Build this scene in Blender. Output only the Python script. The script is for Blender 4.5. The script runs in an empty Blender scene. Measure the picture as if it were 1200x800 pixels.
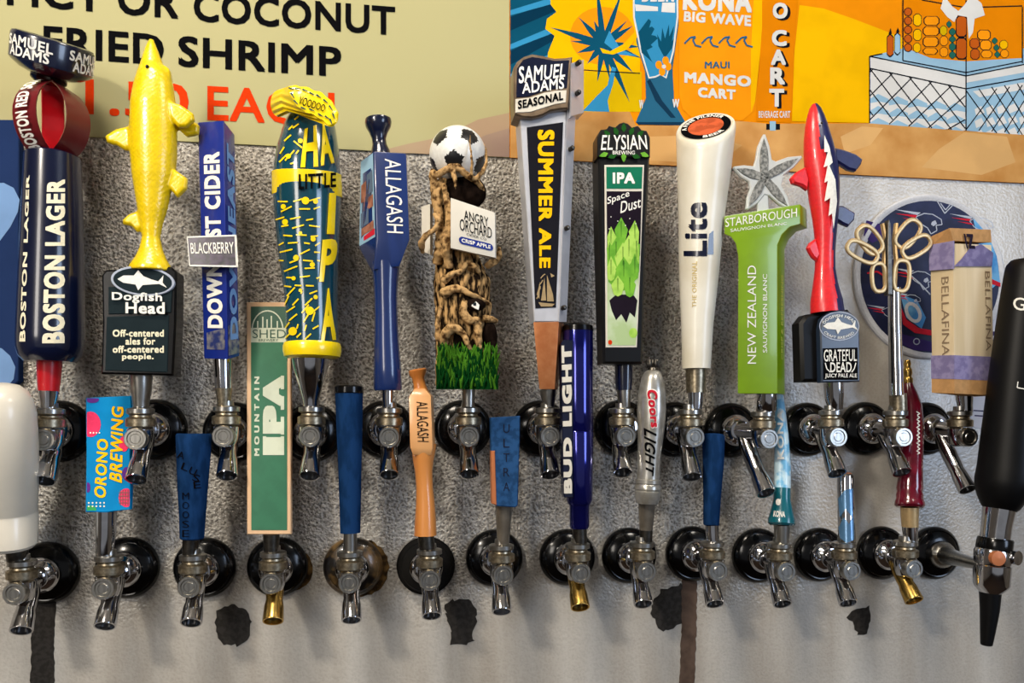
import bpy, bmesh, math, random
from mathutils import Vector, Matrix, noise
random.seed(7)
SC = bpy.context.scene
COL = SC.collection
# ------------------------------------------------------------------ camera
W_, H_ = 1200, 800
F = 912.0                      # focal length in pixels of a 1200 wide frame
DIST = 0.95                    # lens to wall
ZC = 1.45                      # lens height
HOR = 501.0                    # image row of the horizon
YAW = math.atan(130.0 / F)     # turned a little to the right
CAM = Vector((0, -DIST, ZC))
cd = bpy.data.cameras.new('camera'); cam = bpy.data.objects.new('camera', cd); COL.objects.link(cam)
cam.location = CAM; cam.rotation_euler = (math.pi / 2, 0, -YAW)
cd.sensor_width = 36; cd.lens = 36 * F / W_; cd.shift_y = (HOR - H_ / 2) / W_
cd.clip_start = 0.01
SC.camera = cam
SC.view_settings.view_transform = 'Standard'; SC.view_settings.look = 'None'
SC.view_settings.gamma = 1; SC.view_settings.use_curve_mapping = False
SC.view_settings.exposure = -0.10
# ------------------------------------------------------------------ light
wd = bpy.data.worlds.new('room_air'); SC.world = wd; wd.use_nodes = True
wd.node_tree.nodes['Background'].inputs[0].default_value = (0.85, 0.86, 0.9, 1)
wd.node_tree.nodes['Background'].inputs[1].default_value = 0.28
def area(name, loc, target, sx, sy, power, col):
    l = bpy.data.lights.new(name, 'AREA'); l.shape = 'RECTANGLE'; l.size = sx; l.size_y = sy
    l.energy = power; l.color = col
    o = bpy.data.objects.new(name, l); COL.objects.link(o); o.location = loc
    o.rotation_euler = (Vector(target) - Vector(loc)).to_track_quat('-Z', 'Y').to_euler()
    return o
area('lamp_over_bar', (-0.35, -0.80, 2.62), (-0.1, 0, 1.35), 0.45, 0.20, 14, (1.0, 0.89, 0.74))
area('lamp_over_bar_right', (0.75, -0.95, 2.62), (0.4, 0, 1.4), 0.40, 0.22, 8, (1.0, 0.93, 0.82))
area('window_light', (2.45, -2.3, 1.9), (0.2, 0, 1.5), 1.3, 1.3, 50, (0.60, 0.75, 1.0))
area('fill_light_left', (-1.7, -2.9, 2.1), (0.0, 0, 1.4), 0.6, 1.0, 22, (1.0, 0.93, 0.84))  # unseen fill added to brighten the front faces of the handles
area('spot_lamp_left', (-0.95, -1.35, 2.35), (0.05, 0, 1.42), 0.16, 0.16, 17, (1.0, 0.91, 0.78))

# ------------------------------------------------------------------ measuring
cY, sY = math.cos(YAW), math.sin(YAW)
def ray(px, py):
    a = px - 600.0; b = HOR - py
    return Vector((sY * F + a * cY, cY * F - a * sY, b))
def P(px, py, d=0.0):
    """world point seen at a pixel, d metres in front of the wall"""
    r = ray(px, py); t = (DIST - d) / r.y
    return CAM + r * t
def S(px, d=0.0):
    """metres per pixel there"""
    p = P(px, HOR, d) - CAM
    return (p.x * sY + p.y * cY) / F
# ------------------------------------------------------------------ materials
def lin(c):
    return tuple(((v / 255) / 12.92 if v / 255 <= 0.04045 else ((v / 255 + 0.055) / 1.055) ** 2.4) for v in c) + (1,)
MATS = {}
def mat(name, col, rough=0.45, metal=0.0, coat=0.0, bump=0.0, scale=300.0, var=0.08, col2=None, spec=0.5, alpha=None, trans=0.0, stretch=None, ramp=(0.42, 0.58)):
    if name in MATS: return MATS[name]
    m = bpy.data.materials.new(name); m.use_nodes = True; nt = m.node_tree; N = nt.nodes; L = nt.links
    b = N['Principled BSDF']
    b.inputs['Roughness'].default_value = rough; b.inputs['Metallic'].default_value = metal
    b.inputs['Coat Weight'].default_value = coat; b.inputs['Coat Roughness'].default_value = 0.08
    b.inputs['Specular IOR Level'].default_value = spec
    b.inputs['Transmission Weight'].default_value = trans
    if coat == 0 and metal == 0 and rough >= .4 and spec == .5: b.inputs['Specular IOR Level'].default_value = 0; b.inputs['Roughness'].default_value = .8
    tc = N.new('ShaderNodeTexCoord'); mp = N.new('ShaderNodeMapping'); L.new(tc.outputs['Object'], mp.inputs[0])
    if stretch: mp.inputs['Scale'].default_value = stretch
    no = N.new('ShaderNodeTexNoise'); no.inputs['Scale'].default_value = scale; no.inputs['Detail'].default_value = 4
    L.new(mp.outputs[0], no.inputs['Vector'])
    c1 = lin(col); c2 = lin(col2) if col2 else tuple(v * (1 - var) for v in c1[:3]) + (1,)
    rp = N.new('ShaderNodeValToRGB'); rp.color_ramp.elements[0].position = ramp[0]; rp.color_ramp.elements[1].position = ramp[1]
    rp.color_ramp.elements[0].color = c2; rp.color_ramp.elements[1].color = c1
    L.new(no.outputs['Fac'], rp.inputs[0]); L.new(rp.outputs[0], b.inputs['Base Color'])
    if bump:
        bp = N.new('ShaderNodeBump'); bp.inputs['Strength'].default_value = bump; bp.inputs['Distance'].default_value = 0.001
        L.new(no.outputs['Fac'], bp.inputs['Height']); L.new(bp.outputs[0], b.inputs['Normal'])
    if alpha is not None: b.inputs['Alpha'].default_value = alpha
    MATS[name] = m; return m
mat('chrome', (205, 205, 208), 0.10, 1.0, scale=60, var=0.12)
mat('brushed_steel', (175, 172, 165), 0.28, 1.0, scale=500, var=0.2, stretch=(1, 1, .1))
mat('brass', (220, 180, 96), 0.24, 1.0, scale=120, var=0.25)
mat('gold', (206, 176, 128), 0.38, .7, scale=200, var=0.1)
mat('dull_brass', (182, 168, 142), 0.35, 1.0, scale=300, var=0.35)
mat('dark_steel', (90, 86, 80), 0.35, 1.0, scale=200, var=0.3)
mat('black_plastic', (5, 5, 6), 0.2, coat=0.15, scale=100, var=0.4, spec=0.3)
mat('black_matte', (6, 6, 8), 0.45, scale=100, var=0.3, spec=.2)
mat('white_plastic', (216, 210, 196), 0.3, coat=0.2, scale=30, var=0.05)
mat('white_print', (238, 236, 228), 0.5)
mat('cream_print', (235, 228, 200), 0.5)
mat('black_print', (14, 14, 16), 0.5)
mat('orange_print', (204, 56, 16), 0.5)
mat('yellow_print', (250, 190, 20), 0.5)
mat('navy', (9, 17, 44), 0.22, coat=0.5, scale=40, var=0.15)
mat('royal_blue', (24, 44, 132), 0.25, coat=0.5, scale=60, var=0.1)
mat('pale_blue_print', (120, 160, 215), 0.5)
mat('red_gloss', (206, 16, 30), 0.3, coat=0.4, scale=60)
mat('maroon_gloss', (100, 14, 22), 0.35, coat=0.3, scale=60)
mat('fish_yellow', (228, 196, 2), 0.3, coat=0.35, bump=0.35, scale=260, var=0.10)
mat('slate', (34, 44, 48), 0.4, scale=80)
mat('blue_tape', (24, 54, 96), 0.55, bump=0.4, scale=120, var=0.35, stretch=(1, 1, .35))
mat('blue_board', (42, 78, 122), 0.5, bump=0.3, scale=150, var=0.35)
# ------------------------------------------------------------------ mesh builder
class MB:
    def __init__(s): s.v = []; s.f = []; s.m = []; s.sm = []; s.mats = []
    def mi(s, name):
        if name not in s.mats: s.mats.append(name)
        return s.mats.index(name)
    def add(s, vs, fs, m, smooth=True):
        o = len(s.v); s.v += [Vector(p) for p in vs]; k = s.mi(m)
        for f in fs: s.f.append([i + o for i in f]); s.m.append(k); s.sm.append(smooth)
        return s
    def loft(s, rings, m, caps=(True, True), smooth=True, closed=True):
        n = len(rings[0]); vs = [p for r in rings for p in r]; fs = []
        for i in range(len(rings) - 1):
            for j in range(n if closed else n - 1):
                k = (j + 1) % n
                fs.append([i * n + j, i * n + k, (i + 1) * n + k, (i + 1) * n + j])
        if caps[0]: fs.append(list(range(n))[::-1])
        if caps[1]: fs.append([(len(rings) - 1) * n + j for j in range(n)])
        return s.add(vs, fs, m, smooth)
    def rev(s, c0, axis, prof, m, n=28, caps=(True, True), up=None, sq=1.0, smooth=True):
        """solid of revolution: prof = (distance along axis, radius) in metres"""
        a = Vector(axis).normalized(); u = Vector(up) if up else (Vector((1, 0, 0)) if abs(a.x) < .7 else Vector((0, 0, 1)))
        u = (u - a * u.dot(a)).normalized(); w = a.cross(u); c0 = Vector(c0)
        rings = [[c0 + a * t + u * (r * math.cos(2 * math.pi * k / n)) + w * (r * sq * math.sin(2 * math.pi * k / n)) for k in range(n)] for t, r in prof]
        return s.loft(rings, m, caps, smooth)
    def lathe(s, pts, m, n=32, caps=(True, True), sq=1.0, smooth=True):
        """pts = (px, py, depth, radius px)"""
        c = [P(x, y, d) for x, y, d, r in pts]; rr = [max(r, .02) * S(x, d) for x, y, d, r in pts]
        a = (c[-1] - c[0]).normalized(); u = Vector((1, 0, 0)); u = (u - a * u.dot(a)).normalized(); w = a.cross(u)
        rings = [[c[i] + u * (rr[i] * math.cos(2 * math.pi * k / n)) + w * (rr[i] * sq * math.sin(2 * math.pi * k / n)) for k in range(n)] for i in range(len(c))]
        return s.loft(rings, m, caps, smooth)
    def tube(s, pts, rad, m, n=10, closed=False, flat=1.0, caps=True, nrm=None):
        """path of world points, rad a number or list (metres)"""
        c = [Vector(p) for p in pts]; k = len(c)
        if not hasattr(rad, '__len__'): rad = [rad] * k
        rings = []; pu = None
        for i in range(k):
            if closed: t = c[(i + 1) % k] - c[i - 1]
            else: t = c[min(i + 1, k - 1)] - c[max(i - 1, 0)]
            t.normalize()
            if nrm is not None: u = Vector(nrm)
            elif pu is None: u = Vector((0, -1, 0)) if abs(t.y) < .8 else Vector((1, 0, 0))
            else: u = pu
            u = (u - t * u.dot(t)).normalized(); pu = u; w = t.cross(u)
            rings.append([c[i] + u * (rad[i] * flat * math.cos(2 * math.pi * q / n)) + w * (rad[i] * math.sin(2 * math.pi * q / n)) for q in range(n)])
        if closed: rings.append(rings[0]); return s.loft(rings, m, (False, False))
        return s.loft(rings, m, (caps, caps))
    def slab(s, poly, d, t, m, bev=0.0008, side=None, df=None, msmooth=False):
        """outline in pixels whose face stands d in front of the wall, t metres thick"""
        n = len(poly)
        D = (lambda i: d) if df is None else (lambda i: df(*poly[i]))
        out = [P(poly[i][0], poly[i][1], D(i)) for i in range(n)]
        ar = sum(out[i].x * out[(i + 1) % n].z - out[(i + 1) % n].x * out[i].z for i in range(n))
        sg = 1 if ar > 0 else -1
        def inset(k):
            res = []
            for i in range(n):
                a = out[i - 1]; b = out[i]; c = out[(i + 1) % n]
                e1 = Vector((b.x - a.x, 0, b.z - a.z)); e2 = Vector((c.x - b.x, 0, c.z - b.z))
                if e1.length < 1e-9 or e2.length < 1e-9: res.append(b.copy()); continue
                e1.normalize(); e2.normalize()
                n1 = Vector((-e1.z, 0, e1.x)) * sg; n2 = Vector((-e2.z, 0, e2.x)) * sg
                h = (n1 + n2)
                if h.length < 1e-6: res.append(b.copy()); continue
                h.normalize(); res.append(b + h * (k / max(.5, h.dot(n1))))
            return res
        Y = Vector((0, 1, 0))
        if bev > 0:
            rings = [inset(bev), [p + Y * bev for p in out], [p + Y * (t - bev) for p in out], [p + Y * t for p in inset(bev)]]
        else: rings = [out, [p + Y * t for p in out]]
        o = len(s.f)
        s.loft(rings, m, (True, True), msmooth)
        return s
    def hexa(s, bot, top, m, extra=None):
        """prism between plan outlines given as (px, py, depth)"""
        rings = [[P(*q) for q in bot]]
        for e in (extra or []): rings.append([P(*q) for q in e])
        rings.append([P(*q) for q in top])
        return s.loft(rings, m, (True, True), False)
    def ball(s, c, r, m, n=24, k=14, sc=(1, 1, 1)):
        c = Vector(c); rings = []
        for i in range(1, k):
            a = math.pi * i / k
            rings.append([c + Vector((r * sc[0] * math.sin(a) * math.cos(2 * math.pi * j / n), r * sc[1] * math.sin(a) * math.sin(2 * math.pi * j / n), r * sc[2] * math.cos(a))) for j in range(n)])
        return s.loft(rings, m)
    def sheet(s, poly, m, d=0.0, df=None, lift=0):
        """flat printed shape; outline in pixels on a surface"""
        s.k = getattr(s, 'k', 0) + 1; e = Vector((0, -s.k * 1.5e-6, 0))
        return s.add([(df(x, y) if df else P(x, y, d)) + e for x, y in poly], [list(range(len(poly)))], m, False)
    def text(s, string, fn, m, bold=0.02, cuts=(0, 0), thick=None, shear=0.0, sp=1.0):
        vs, fs, bd = glyphs(string, bold, cuts, shear, sp)
        n4 = max(1, len(vs) // (9 if bold * .8 > .03 else 4)); s.add([fn(u, v) + Vector((0, -2e-6 * (i // n4), 0)) for i, (u, v) in enumerate(vs)], fs, m, False)
        if thick:
            n = len(vs); s.add([fn(u, v) for u, v in vs] + [fn(u, v) + Vector(thick) for u, v in vs], [[a, b, b + n, a + n] for a, b in bd], m, False)
        return s
    def build(s, name, parent=None, bevel=0, remesh=None, disp=None, recalc=True, angle=38, subdiv=0):
        me = bpy.data.meshes.new(name)
        o = Vector((0, 0, 0)); root = parent
        while root is not None and root.parent is not None: root = root.parent
        if root is not None: o = root.location
        me.from_pydata([p - o for p in s.v], [], s.f)
        me.polygons.foreach_set('material_index', s.m); me.polygons.foreach_set('use_smooth', s.sm)
        for q in s.mats: me.materials.append(MATS[q])
        bm = bmesh.new(); bm.from_mesh(me)
        if recalc: bmesh.ops.recalc_face_normals(bm, faces=bm.faces)
        if bevel:
            bmesh.ops.remove_doubles(bm, verts=bm.verts, dist=1e-6)
            ed = [e for e in bm.edges if len(e.link_faces) == 2 and e.calc_face_angle(0) > math.radians(35)]
            bmesh.ops.bevel(bm, geom=ed, offset=bevel, segments=2, affect='EDGES', profile=.6, clamp_overlap=True)
        bm.to_mesh(me); bm.free()
        ob = bpy.data.objects.new(name, me); COL.objects.link(ob)
        if remesh:
            md = ob.modifiers.new('r', 'REMESH'); md.mode = 'VOXEL'; md.voxel_size = remesh; md.use_smooth_shade = True
            sm = ob.modifiers.new('s', 'SMOOTH'); sm.iterations = 4; sm.factor = .6
            bake(ob); me = ob.data
            if disp:
                for v in me.vertices: v.co += v.normal * disp(v.co + o)
            me.polygons.foreach_set('use_smooth', [True] * len(me.polygons))
        else:
            try: me.set_sharp_from_angle(angle=math.radians(angle))
            except Exception: pass
        if parent is not None: ob.parent = parent
        return ob
def bake(ob):
    dg = bpy.context.evaluated_depsgraph_get(); me = bpy.data.meshes.new_from_object(ob.evaluated_get(dg), depsgraph=dg)
    ob.modifiers.clear(); ob.data = me
GC = {}
def glyphs(string, bold, cuts, shear, sp=1.0):
    key = (string, bold, cuts, shear, sp)
    if key in GC: return GC[key]
    cu = bpy.data.curves.new('t', 'FONT'); cu.body = string; cu.size = 1; cu.offset = min(bold, 0); cu.resolution_u = 3; cu.fill_mode = 'FRONT'
    cu.shear = shear; cu.align_x = 'CENTER'; cu.space_line = .8; cu.space_character = sp * (1 + max(bold, 0) * 2.2)
    ob = bpy.data.objects.new('t', cu); COL.objects.link(ob)
    dg = bpy.context.evaluated_depsgraph_get(); me = bpy.data.meshes.new_from_object(ob.evaluated_get(dg), depsgraph=dg)
    bpy.data.objects.remove(ob); bpy.data.curves.remove(cu)
    bm = bmesh.new(); bm.from_mesh(me); bpy.data.meshes.remove(me)
    bmesh.ops.remove_doubles(bm, verts=bm.verts, dist=1e-5)
    ex = max(bold, 0) * .8
    x0 = min(v.co.x for v in bm.verts); x1 = max(v.co.x for v in bm.verts); y0 = min(v.co.y for v in bm.verts); y1 = max(v.co.y for v in bm.verts)
    for v in bm.verts: v.co = Vector(((v.co.x - x0) / (x1 - x0), (v.co.y - y0) / (y1 - y0), 0))
    for ax, c in enumerate(cuts):
        for i in range(1, c):
            no = Vector((0, 0, 0)); no[ax] = 1; co = Vector((0, 0, 0)); co[ax] = i / c
            bmesh.ops.bisect_plane(bm, geom=bm.verts[:] + bm.edges[:] + bm.faces[:], plane_co=co, plane_no=no)
    bm.verts.ensure_lookup_table(); bm.verts.index_update()
    v0 = [(v.co.x, v.co.y) for v in bm.verts]; f0 = [[v.index for v in f.verts] for f in bm.faces]; e0 = [(e.verts[0].index, e.verts[1].index) for e in bm.edges if len(e.link_faces) == 1]
    if ex > 0:
        # heavier strokes: the same outline laid down again a little to each side
        a, b = ex / (x1 - x0), ex / (y1 - y0); vv, ff, ee = [], [], []
        for k, (i, j) in enumerate(((-1, -1), (1, -1), (1, 1), (-1, 1)) + (((0, 0), (0, 1), (0, -1), (1, 0), (-1, 0)) if ex > .03 else ())):
            o = len(vv); vv += [((x + i * a + a) / (1 + 2 * a), (y + j * b + b) / (1 + 2 * b)) for x, y in v0]; ff += [[q + o for q in f] for f in f0]; ee += [(p + o, q + o) for p, q in e0]
        v0, f0, e0 = vv, ff, ee
    r = (v0, f0, e0)
    bm.free(); GC[key] = r; return r
def box4(x0, y0, x1, y1, way='r'):
    """pixel corners BL BR TR TL in reading order; y grows downwards. way r right, u upward, d downward"""
    if way == 'r': return [(x0, y1), (x1, y1), (x1, y0), (x0, y0)]
    if way == 'u': return [(x1, y1), (x1, y0), (x0, y0), (x0, y1)]
    return [(x0, y0), (x0, y1), (x1, y1), (x1, y0)]
def bil(q, u, v):
    return tuple((q[0][k] * (1 - u) + q[1][k] * u) * (1 - v) + (q[3][k] * (1 - u) + q[2][k] * u) * v for k in range(len(q[0])))
def on(q, surf):
    """text mapping: pixel quad -> surface function"""
    return lambda u, v: surf(*bil(q, u, v))
def flat(d): return lambda x, y: P(x, y, d)
def skin(pts, lift=0.0004):
    """the near surface of an upright turned shape; pts as for lathe"""
    def f(px, py):
        ps = sorted(pts, key=lambda p: p[1]); row = py
        for it in range(4):
            w_, q = one(px, py, row, ps); row = HOR - (w_.z - ZC) / S(q[0], q[2])
        return w_
    def one(px, ppy, py, ps):
        a = ps[0]; b = ps[-1]
        if py <= a[1]: q = a
        elif py >= b[1]: q = b
        else:
            for i in range(len(ps) - 1):
                if ps[i][1] <= py <= ps[i + 1][1] and ps[i + 1][1] > ps[i][1]:
                    t = (py - ps[i][1]) / (ps[i + 1][1] - ps[i][1]); q = tuple(ps[i][k] * (1 - t) + ps[i + 1][k] * t for k in range(4)); break
        C = P(q[0], py, q[2]); r = q[3] * S(q[0], q[2]) + lift
        dr = ray(px, ppy); o = Vector((CAM.x - C.x, CAM.y - C.y)); d2 = Vector((dr.x, dr.y))
        A = d2.dot(d2); B = 2 * o.dot(d2); c = o.dot(o) - r * r; D = B * B - 4 * A * c
        t = (-B - math.sqrt(D)) / (2 * A) if D > 0 else -B / (2 * A)
        if D <= 0:
            pt = CAM + dr * t; v = Vector((pt.x - C.x, pt.y - C.y, 0)); v = v.normalized() * r
            return Vector((C.x + v.x, C.y + v.y, pt.z)), q
        return CAM + dr * t, q
    return f
def disc_pts(cx, cy, rx, ry, n=28, rot=0.0):
    return [(cx + rx * math.cos(2 * math.pi * i / n) * math.cos(rot) - ry * math.sin(2 * math.pi * i / n) * math.sin(rot),
             cy + rx * math.cos(2 * math.pi * i / n) * math.sin(rot) + ry * math.sin(2 * math.pi * i / n) * math.cos(rot)) for i in range(n)]
def line_poly(x0, y0, x1, y1, w0, w1=None):
    w1 = w0 if w1 is None else w1; dx, dy = x1 - x0, y1 - y0; l = math.hypot(dx, dy) or 1; nx, ny = -dy / l, dx / l
    return [(x0 + nx * w0 / 2, y0 + ny * w0 / 2), (x1 + nx * w1 / 2, y1 + ny * w1 / 2), (x1 - nx * w1 / 2, y1 - ny * w1 / 2), (x0 - nx * w0 / 2, y0 - ny * w0 / 2)]
def stroke(mb, pts, w, m, df):
    for i in range(len(pts) - 1): mb.sheet(line_poly(*pts[i], *pts[i + 1], w), m, df=df)
def ellring(mb, cx, cy, rx, ry, w, m, df, n=28, rot=0):
    o = disc_pts(cx, cy, rx, ry, n, rot); i_ = disc_pts(cx, cy, rx - w, ry - w, n, rot)
    for k in range(n): mb.sheet([o[k], o[(k + 1) % n], i_[(k + 1) % n], i_[k]], m, df=df)
def curved(mb, poly, m, fn, step=1.6):
    """printed shape laid closely on a curved surface"""
    bm = bmesh.new(); bm.faces.new([bm.verts.new((x, y, 0)) for x, y in poly]); x0, x1 = min(p[0] for p in poly), max(p[0] for p in poly); y0, y1 = min(p[1] for p in poly), max(p[1] for p in poly)
    bmesh.ops.triangulate(bm, faces=bm.faces)
    for a, lo, hi, st in ((0, x0, x1, step), (1, y0, y1, 6)):
        k = lo + st
        while k < hi:
            no = [0, 0, 0]; no[a] = 1; co = [0, 0, 0]; co[a] = k
            bmesh.ops.bisect_plane(bm, geom=bm.verts[:] + bm.edges[:] + bm.faces[:], plane_co=co, plane_no=no); k += st
    bm.verts.ensure_lookup_table(); bm.verts.index_update()
    mb.add([fn(v.co.x, v.co.y) for v in bm.verts], [[v.index for v in f.verts] for f in bm.faces], m, False); bm.free()
# ------------------------------------------------------------------ room
def structure(mb, name, parent=None, **k):
    o = mb.build(name, parent, **k); o['kind'] = 'structure'; return o
def wall_material():
    m = bpy.data.materials.new('embossed_wall_panel'); m.use_nodes = True; nt = m.node_tree; N = nt.nodes; L = nt.links; b = N['Principled BSDF']
    tc = N.new('ShaderNodeTexCoord'); sp = N.new('ShaderNodeSeparateXYZ'); L.new(tc.outputs['Object'], sp.inputs[0])
    no = N.new('ShaderNodeTexNoise'); no.inputs['Scale'].default_value = 270; no.inputs['Detail'].default_value = 2; no.inputs['Distortion'].default_value = .6
    L.new(tc.outputs['Object'], no.inputs['Vector'])
    vo = N.new('ShaderNodeTexVoronoi'); vo.feature = 'SMOOTH_F1'; vo.inputs['Scale'].default_value = 320; L.new(tc.outputs['Object'], vo.inputs['Vector'])
    def math_(op, a, bb=None, clamp=False):
        q = N.new('ShaderNodeMath'); q.operation = op; q.use_clamp = clamp
        for i, x in enumerate((a, bb)):
            if x is None: continue
            if isinstance(x, (int, float)): q.inputs[i].default_value = x
            else: L.new(x, q.inputs[i])
        return q.outputs[0]
    h = math_('ADD', no.outputs['Fac'], math_('MULTIPLY', vo.outputs['Distance'], .7))
    # the embossing is worn smooth lower down and towards the right
    n2 = N.new('ShaderNodeTexNoise'); n2.inputs['Scale'].default_value = 7; n2.inputs['Detail'].default_value = 3; L.new(tc.outputs['Object'], n2.inputs['Vector'])
    zz = math_('MULTIPLY', math_('SUBTRACT', sp.outputs['Z'], ZC - .17), 7.0)
    xx = math_('MULTIPLY', math_('SUBTRACT', .55, sp.outputs['X']), 6.0)
    mk = math_('MINIMUM', math_('ADD', zz, math_('MULTIPLY', n2.outputs['Fac'], 1.0)), xx)
    mk = math_('MAXIMUM', math_('MINIMUM', mk, 1.0), .12)
    bp = N.new('ShaderNodeBump'); bp.inputs['Distance'].default_value = .0042; L.new(mk, bp.inputs['Strength']); L.new(h, bp.inputs['Height']); L.new(bp.outputs[0], b.inputs['Normal'])
    # streaky dirt
    mp = N.new('ShaderNodeMapping'); mp.inputs['Scale'].default_value = (14, 1, 1.6); L.new(tc.outputs['Object'], mp.inputs[0])
    n3 = N.new('ShaderNodeTexNoise'); n3.inputs['Scale'].default_value = 1.0; n3.inputs['Detail'].default_value = 5; L.new(mp.outputs[0], n3.inputs['Vector'])
    rp = N.new('ShaderNodeValToRGB'); rp.color_ramp.elements[0].position = .3; rp.color_ramp.elements[1].position = .65
    rp.color_ramp.elements[0].color = lin((158, 149, 136)); rp.color_ramp.elements[1].color = lin((196, 192, 184)); L.new(n3.outputs['Fac'], rp.inputs[0])
    # shading of the embossing put into the colour: hollows darkened for contrast
    mx = N.new('ShaderNodeMix'); mx.data_type = 'RGBA'; mx.blend_type = 'MULTIPLY'
    rp2 = N.new('ShaderNodeValToRGB'); rp2.color_ramp.elements[0].position = .62; rp2.color_ramp.elements[1].position = .86
    rp2.color_ramp.elements[0].color = (.30, .28, .26, 1); rp2.color_ramp.elements[1].color = (1, 1, 1, 1); L.new(h, rp2.inputs[0])
    L.new(math_('MULTIPLY', mk, .8), mx.inputs[0]); L.new(rp.outputs[0], mx.inputs[6]); L.new(rp2.outputs[0], mx.inputs[7]); L.new(mx.outputs[2], b.inputs['Base Color'])
    b.inputs['Roughness'].default_value = .27; b.inputs['Specular IOR Level'].default_value = .8
    MATS['wall'] = m
wall_material()
mat('dark_floor', (62, 50, 42), .4, scale=8, var=.3)
mat('ceiling_paint', (150, 146, 138), .8, scale=20)
mat('far_wall', (150, 140, 128), .7, scale=6, var=.25)
def boxw(mb, x0, x1, y0, y1, z0, z1, m):
    c = [(x0, y0, z0), (x1, y0, z0), (x1, y1, z0), (x0, y1, z0), (x0, y0, z1), (x1, y0, z1), (x1, y1, z1), (x0, y1, z1)]
    return mb.add(c, [(0, 3, 2, 1), (4, 5, 6, 7), (0, 1, 5, 4), (1, 2, 6, 5), (2, 3, 7, 6), (3, 0, 4, 7)], m, False)
wall_back = structure(boxw(MB(), -2.6, 2.6, 0, .06, 0, 2.8, 'wall'), 'wall_back')
structure(boxw(MB(), -2.6, 2.6, -4.0, .06, -.05, 0, 'dark_floor'), 'floor')
structure(boxw(MB(), -2.6, 2.6, -4.0, .06, 2.8, 2.85, 'ceiling_paint'), 'ceiling')
structure(boxw(MB(), -2.66, -2.6, -4.0, .06, 0, 2.8, 'far_wall'), 'wall_left')
structure(boxw(MB(), 2.6, 2.66, -4.0, .06, 0, 2.8, 'far_wall'), 'wall_right')
# dark patches of old sealant stuck to the wall
mat('sealant', (58, 55, 52), .75, bump=.6, scale=180, var=.3)
mat('rust', (112, 86, 52), .55, bump=.5, scale=90, col2=(48, 38, 26), ramp=(.4, .6))
def splat(pts, name, m='sealant', d=.0006, jag=2.0, seed=1, lab=None):
    rnd = random.Random(seed); out = []
    for i in range(len(pts)):
        a = pts[i]; b = pts[(i + 1) % len(pts)]; L = math.hypot(b[0] - a[0], b[1] - a[1]); k = max(1, int(L / 4))
        for j in range(k):
            t = j / k; out.append((a[0] + (b[0] - a[0]) * t + rnd.uniform(-jag, jag), a[1] + (b[1] - a[1]) * t + rnd.uniform(-jag, jag)))
    o = MB().slab(out, d, d - .0001, m, bev=0).build(name, wall_back)
    if lab: o['label'] = lab
    return o
splat([(252, 722), (258, 712), (275, 708), (290, 716), (295, 728), (292, 746), (278, 756), (262, 754), (253, 742)], 'sealant_patch', seed=2)
splat([(522, 708), (530, 703), (548, 702), (558, 712), (558, 728), (553, 738), (555, 752), (545, 756), (527, 754), (528, 738), (523, 728)], 'sealant_patch', seed=3)
splat([(34, 700), (64, 694), (66, 704), (63, 740), (64, 830), (34, 830), (37, 760)], 'sealant_streak', seed=4, jag=.8)
splat([(766, 700), (776, 690), (790, 688), (800, 684), (806, 690), (804, 730), (790, 736), (776, 740), (768, 732), (764, 722)], 'sealant_patch', seed=5, jag=2.2)
mat('damp_streak', (92, 76, 66), .6, scale=50, var=.3)
splat([(799, 676), (817, 676), (816, 740), (813, 830), (795, 830), (799, 740)], 'rust_streak', 'damp_streak', d=.0009, seed=6, jag=.8)
splat([(993, 722), (1003, 714), (1020, 710), (1021, 726), (1016, 742), (1006, 745), (1001, 732)], 'sealant_patch', seed=8, jag=1.6)
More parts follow.
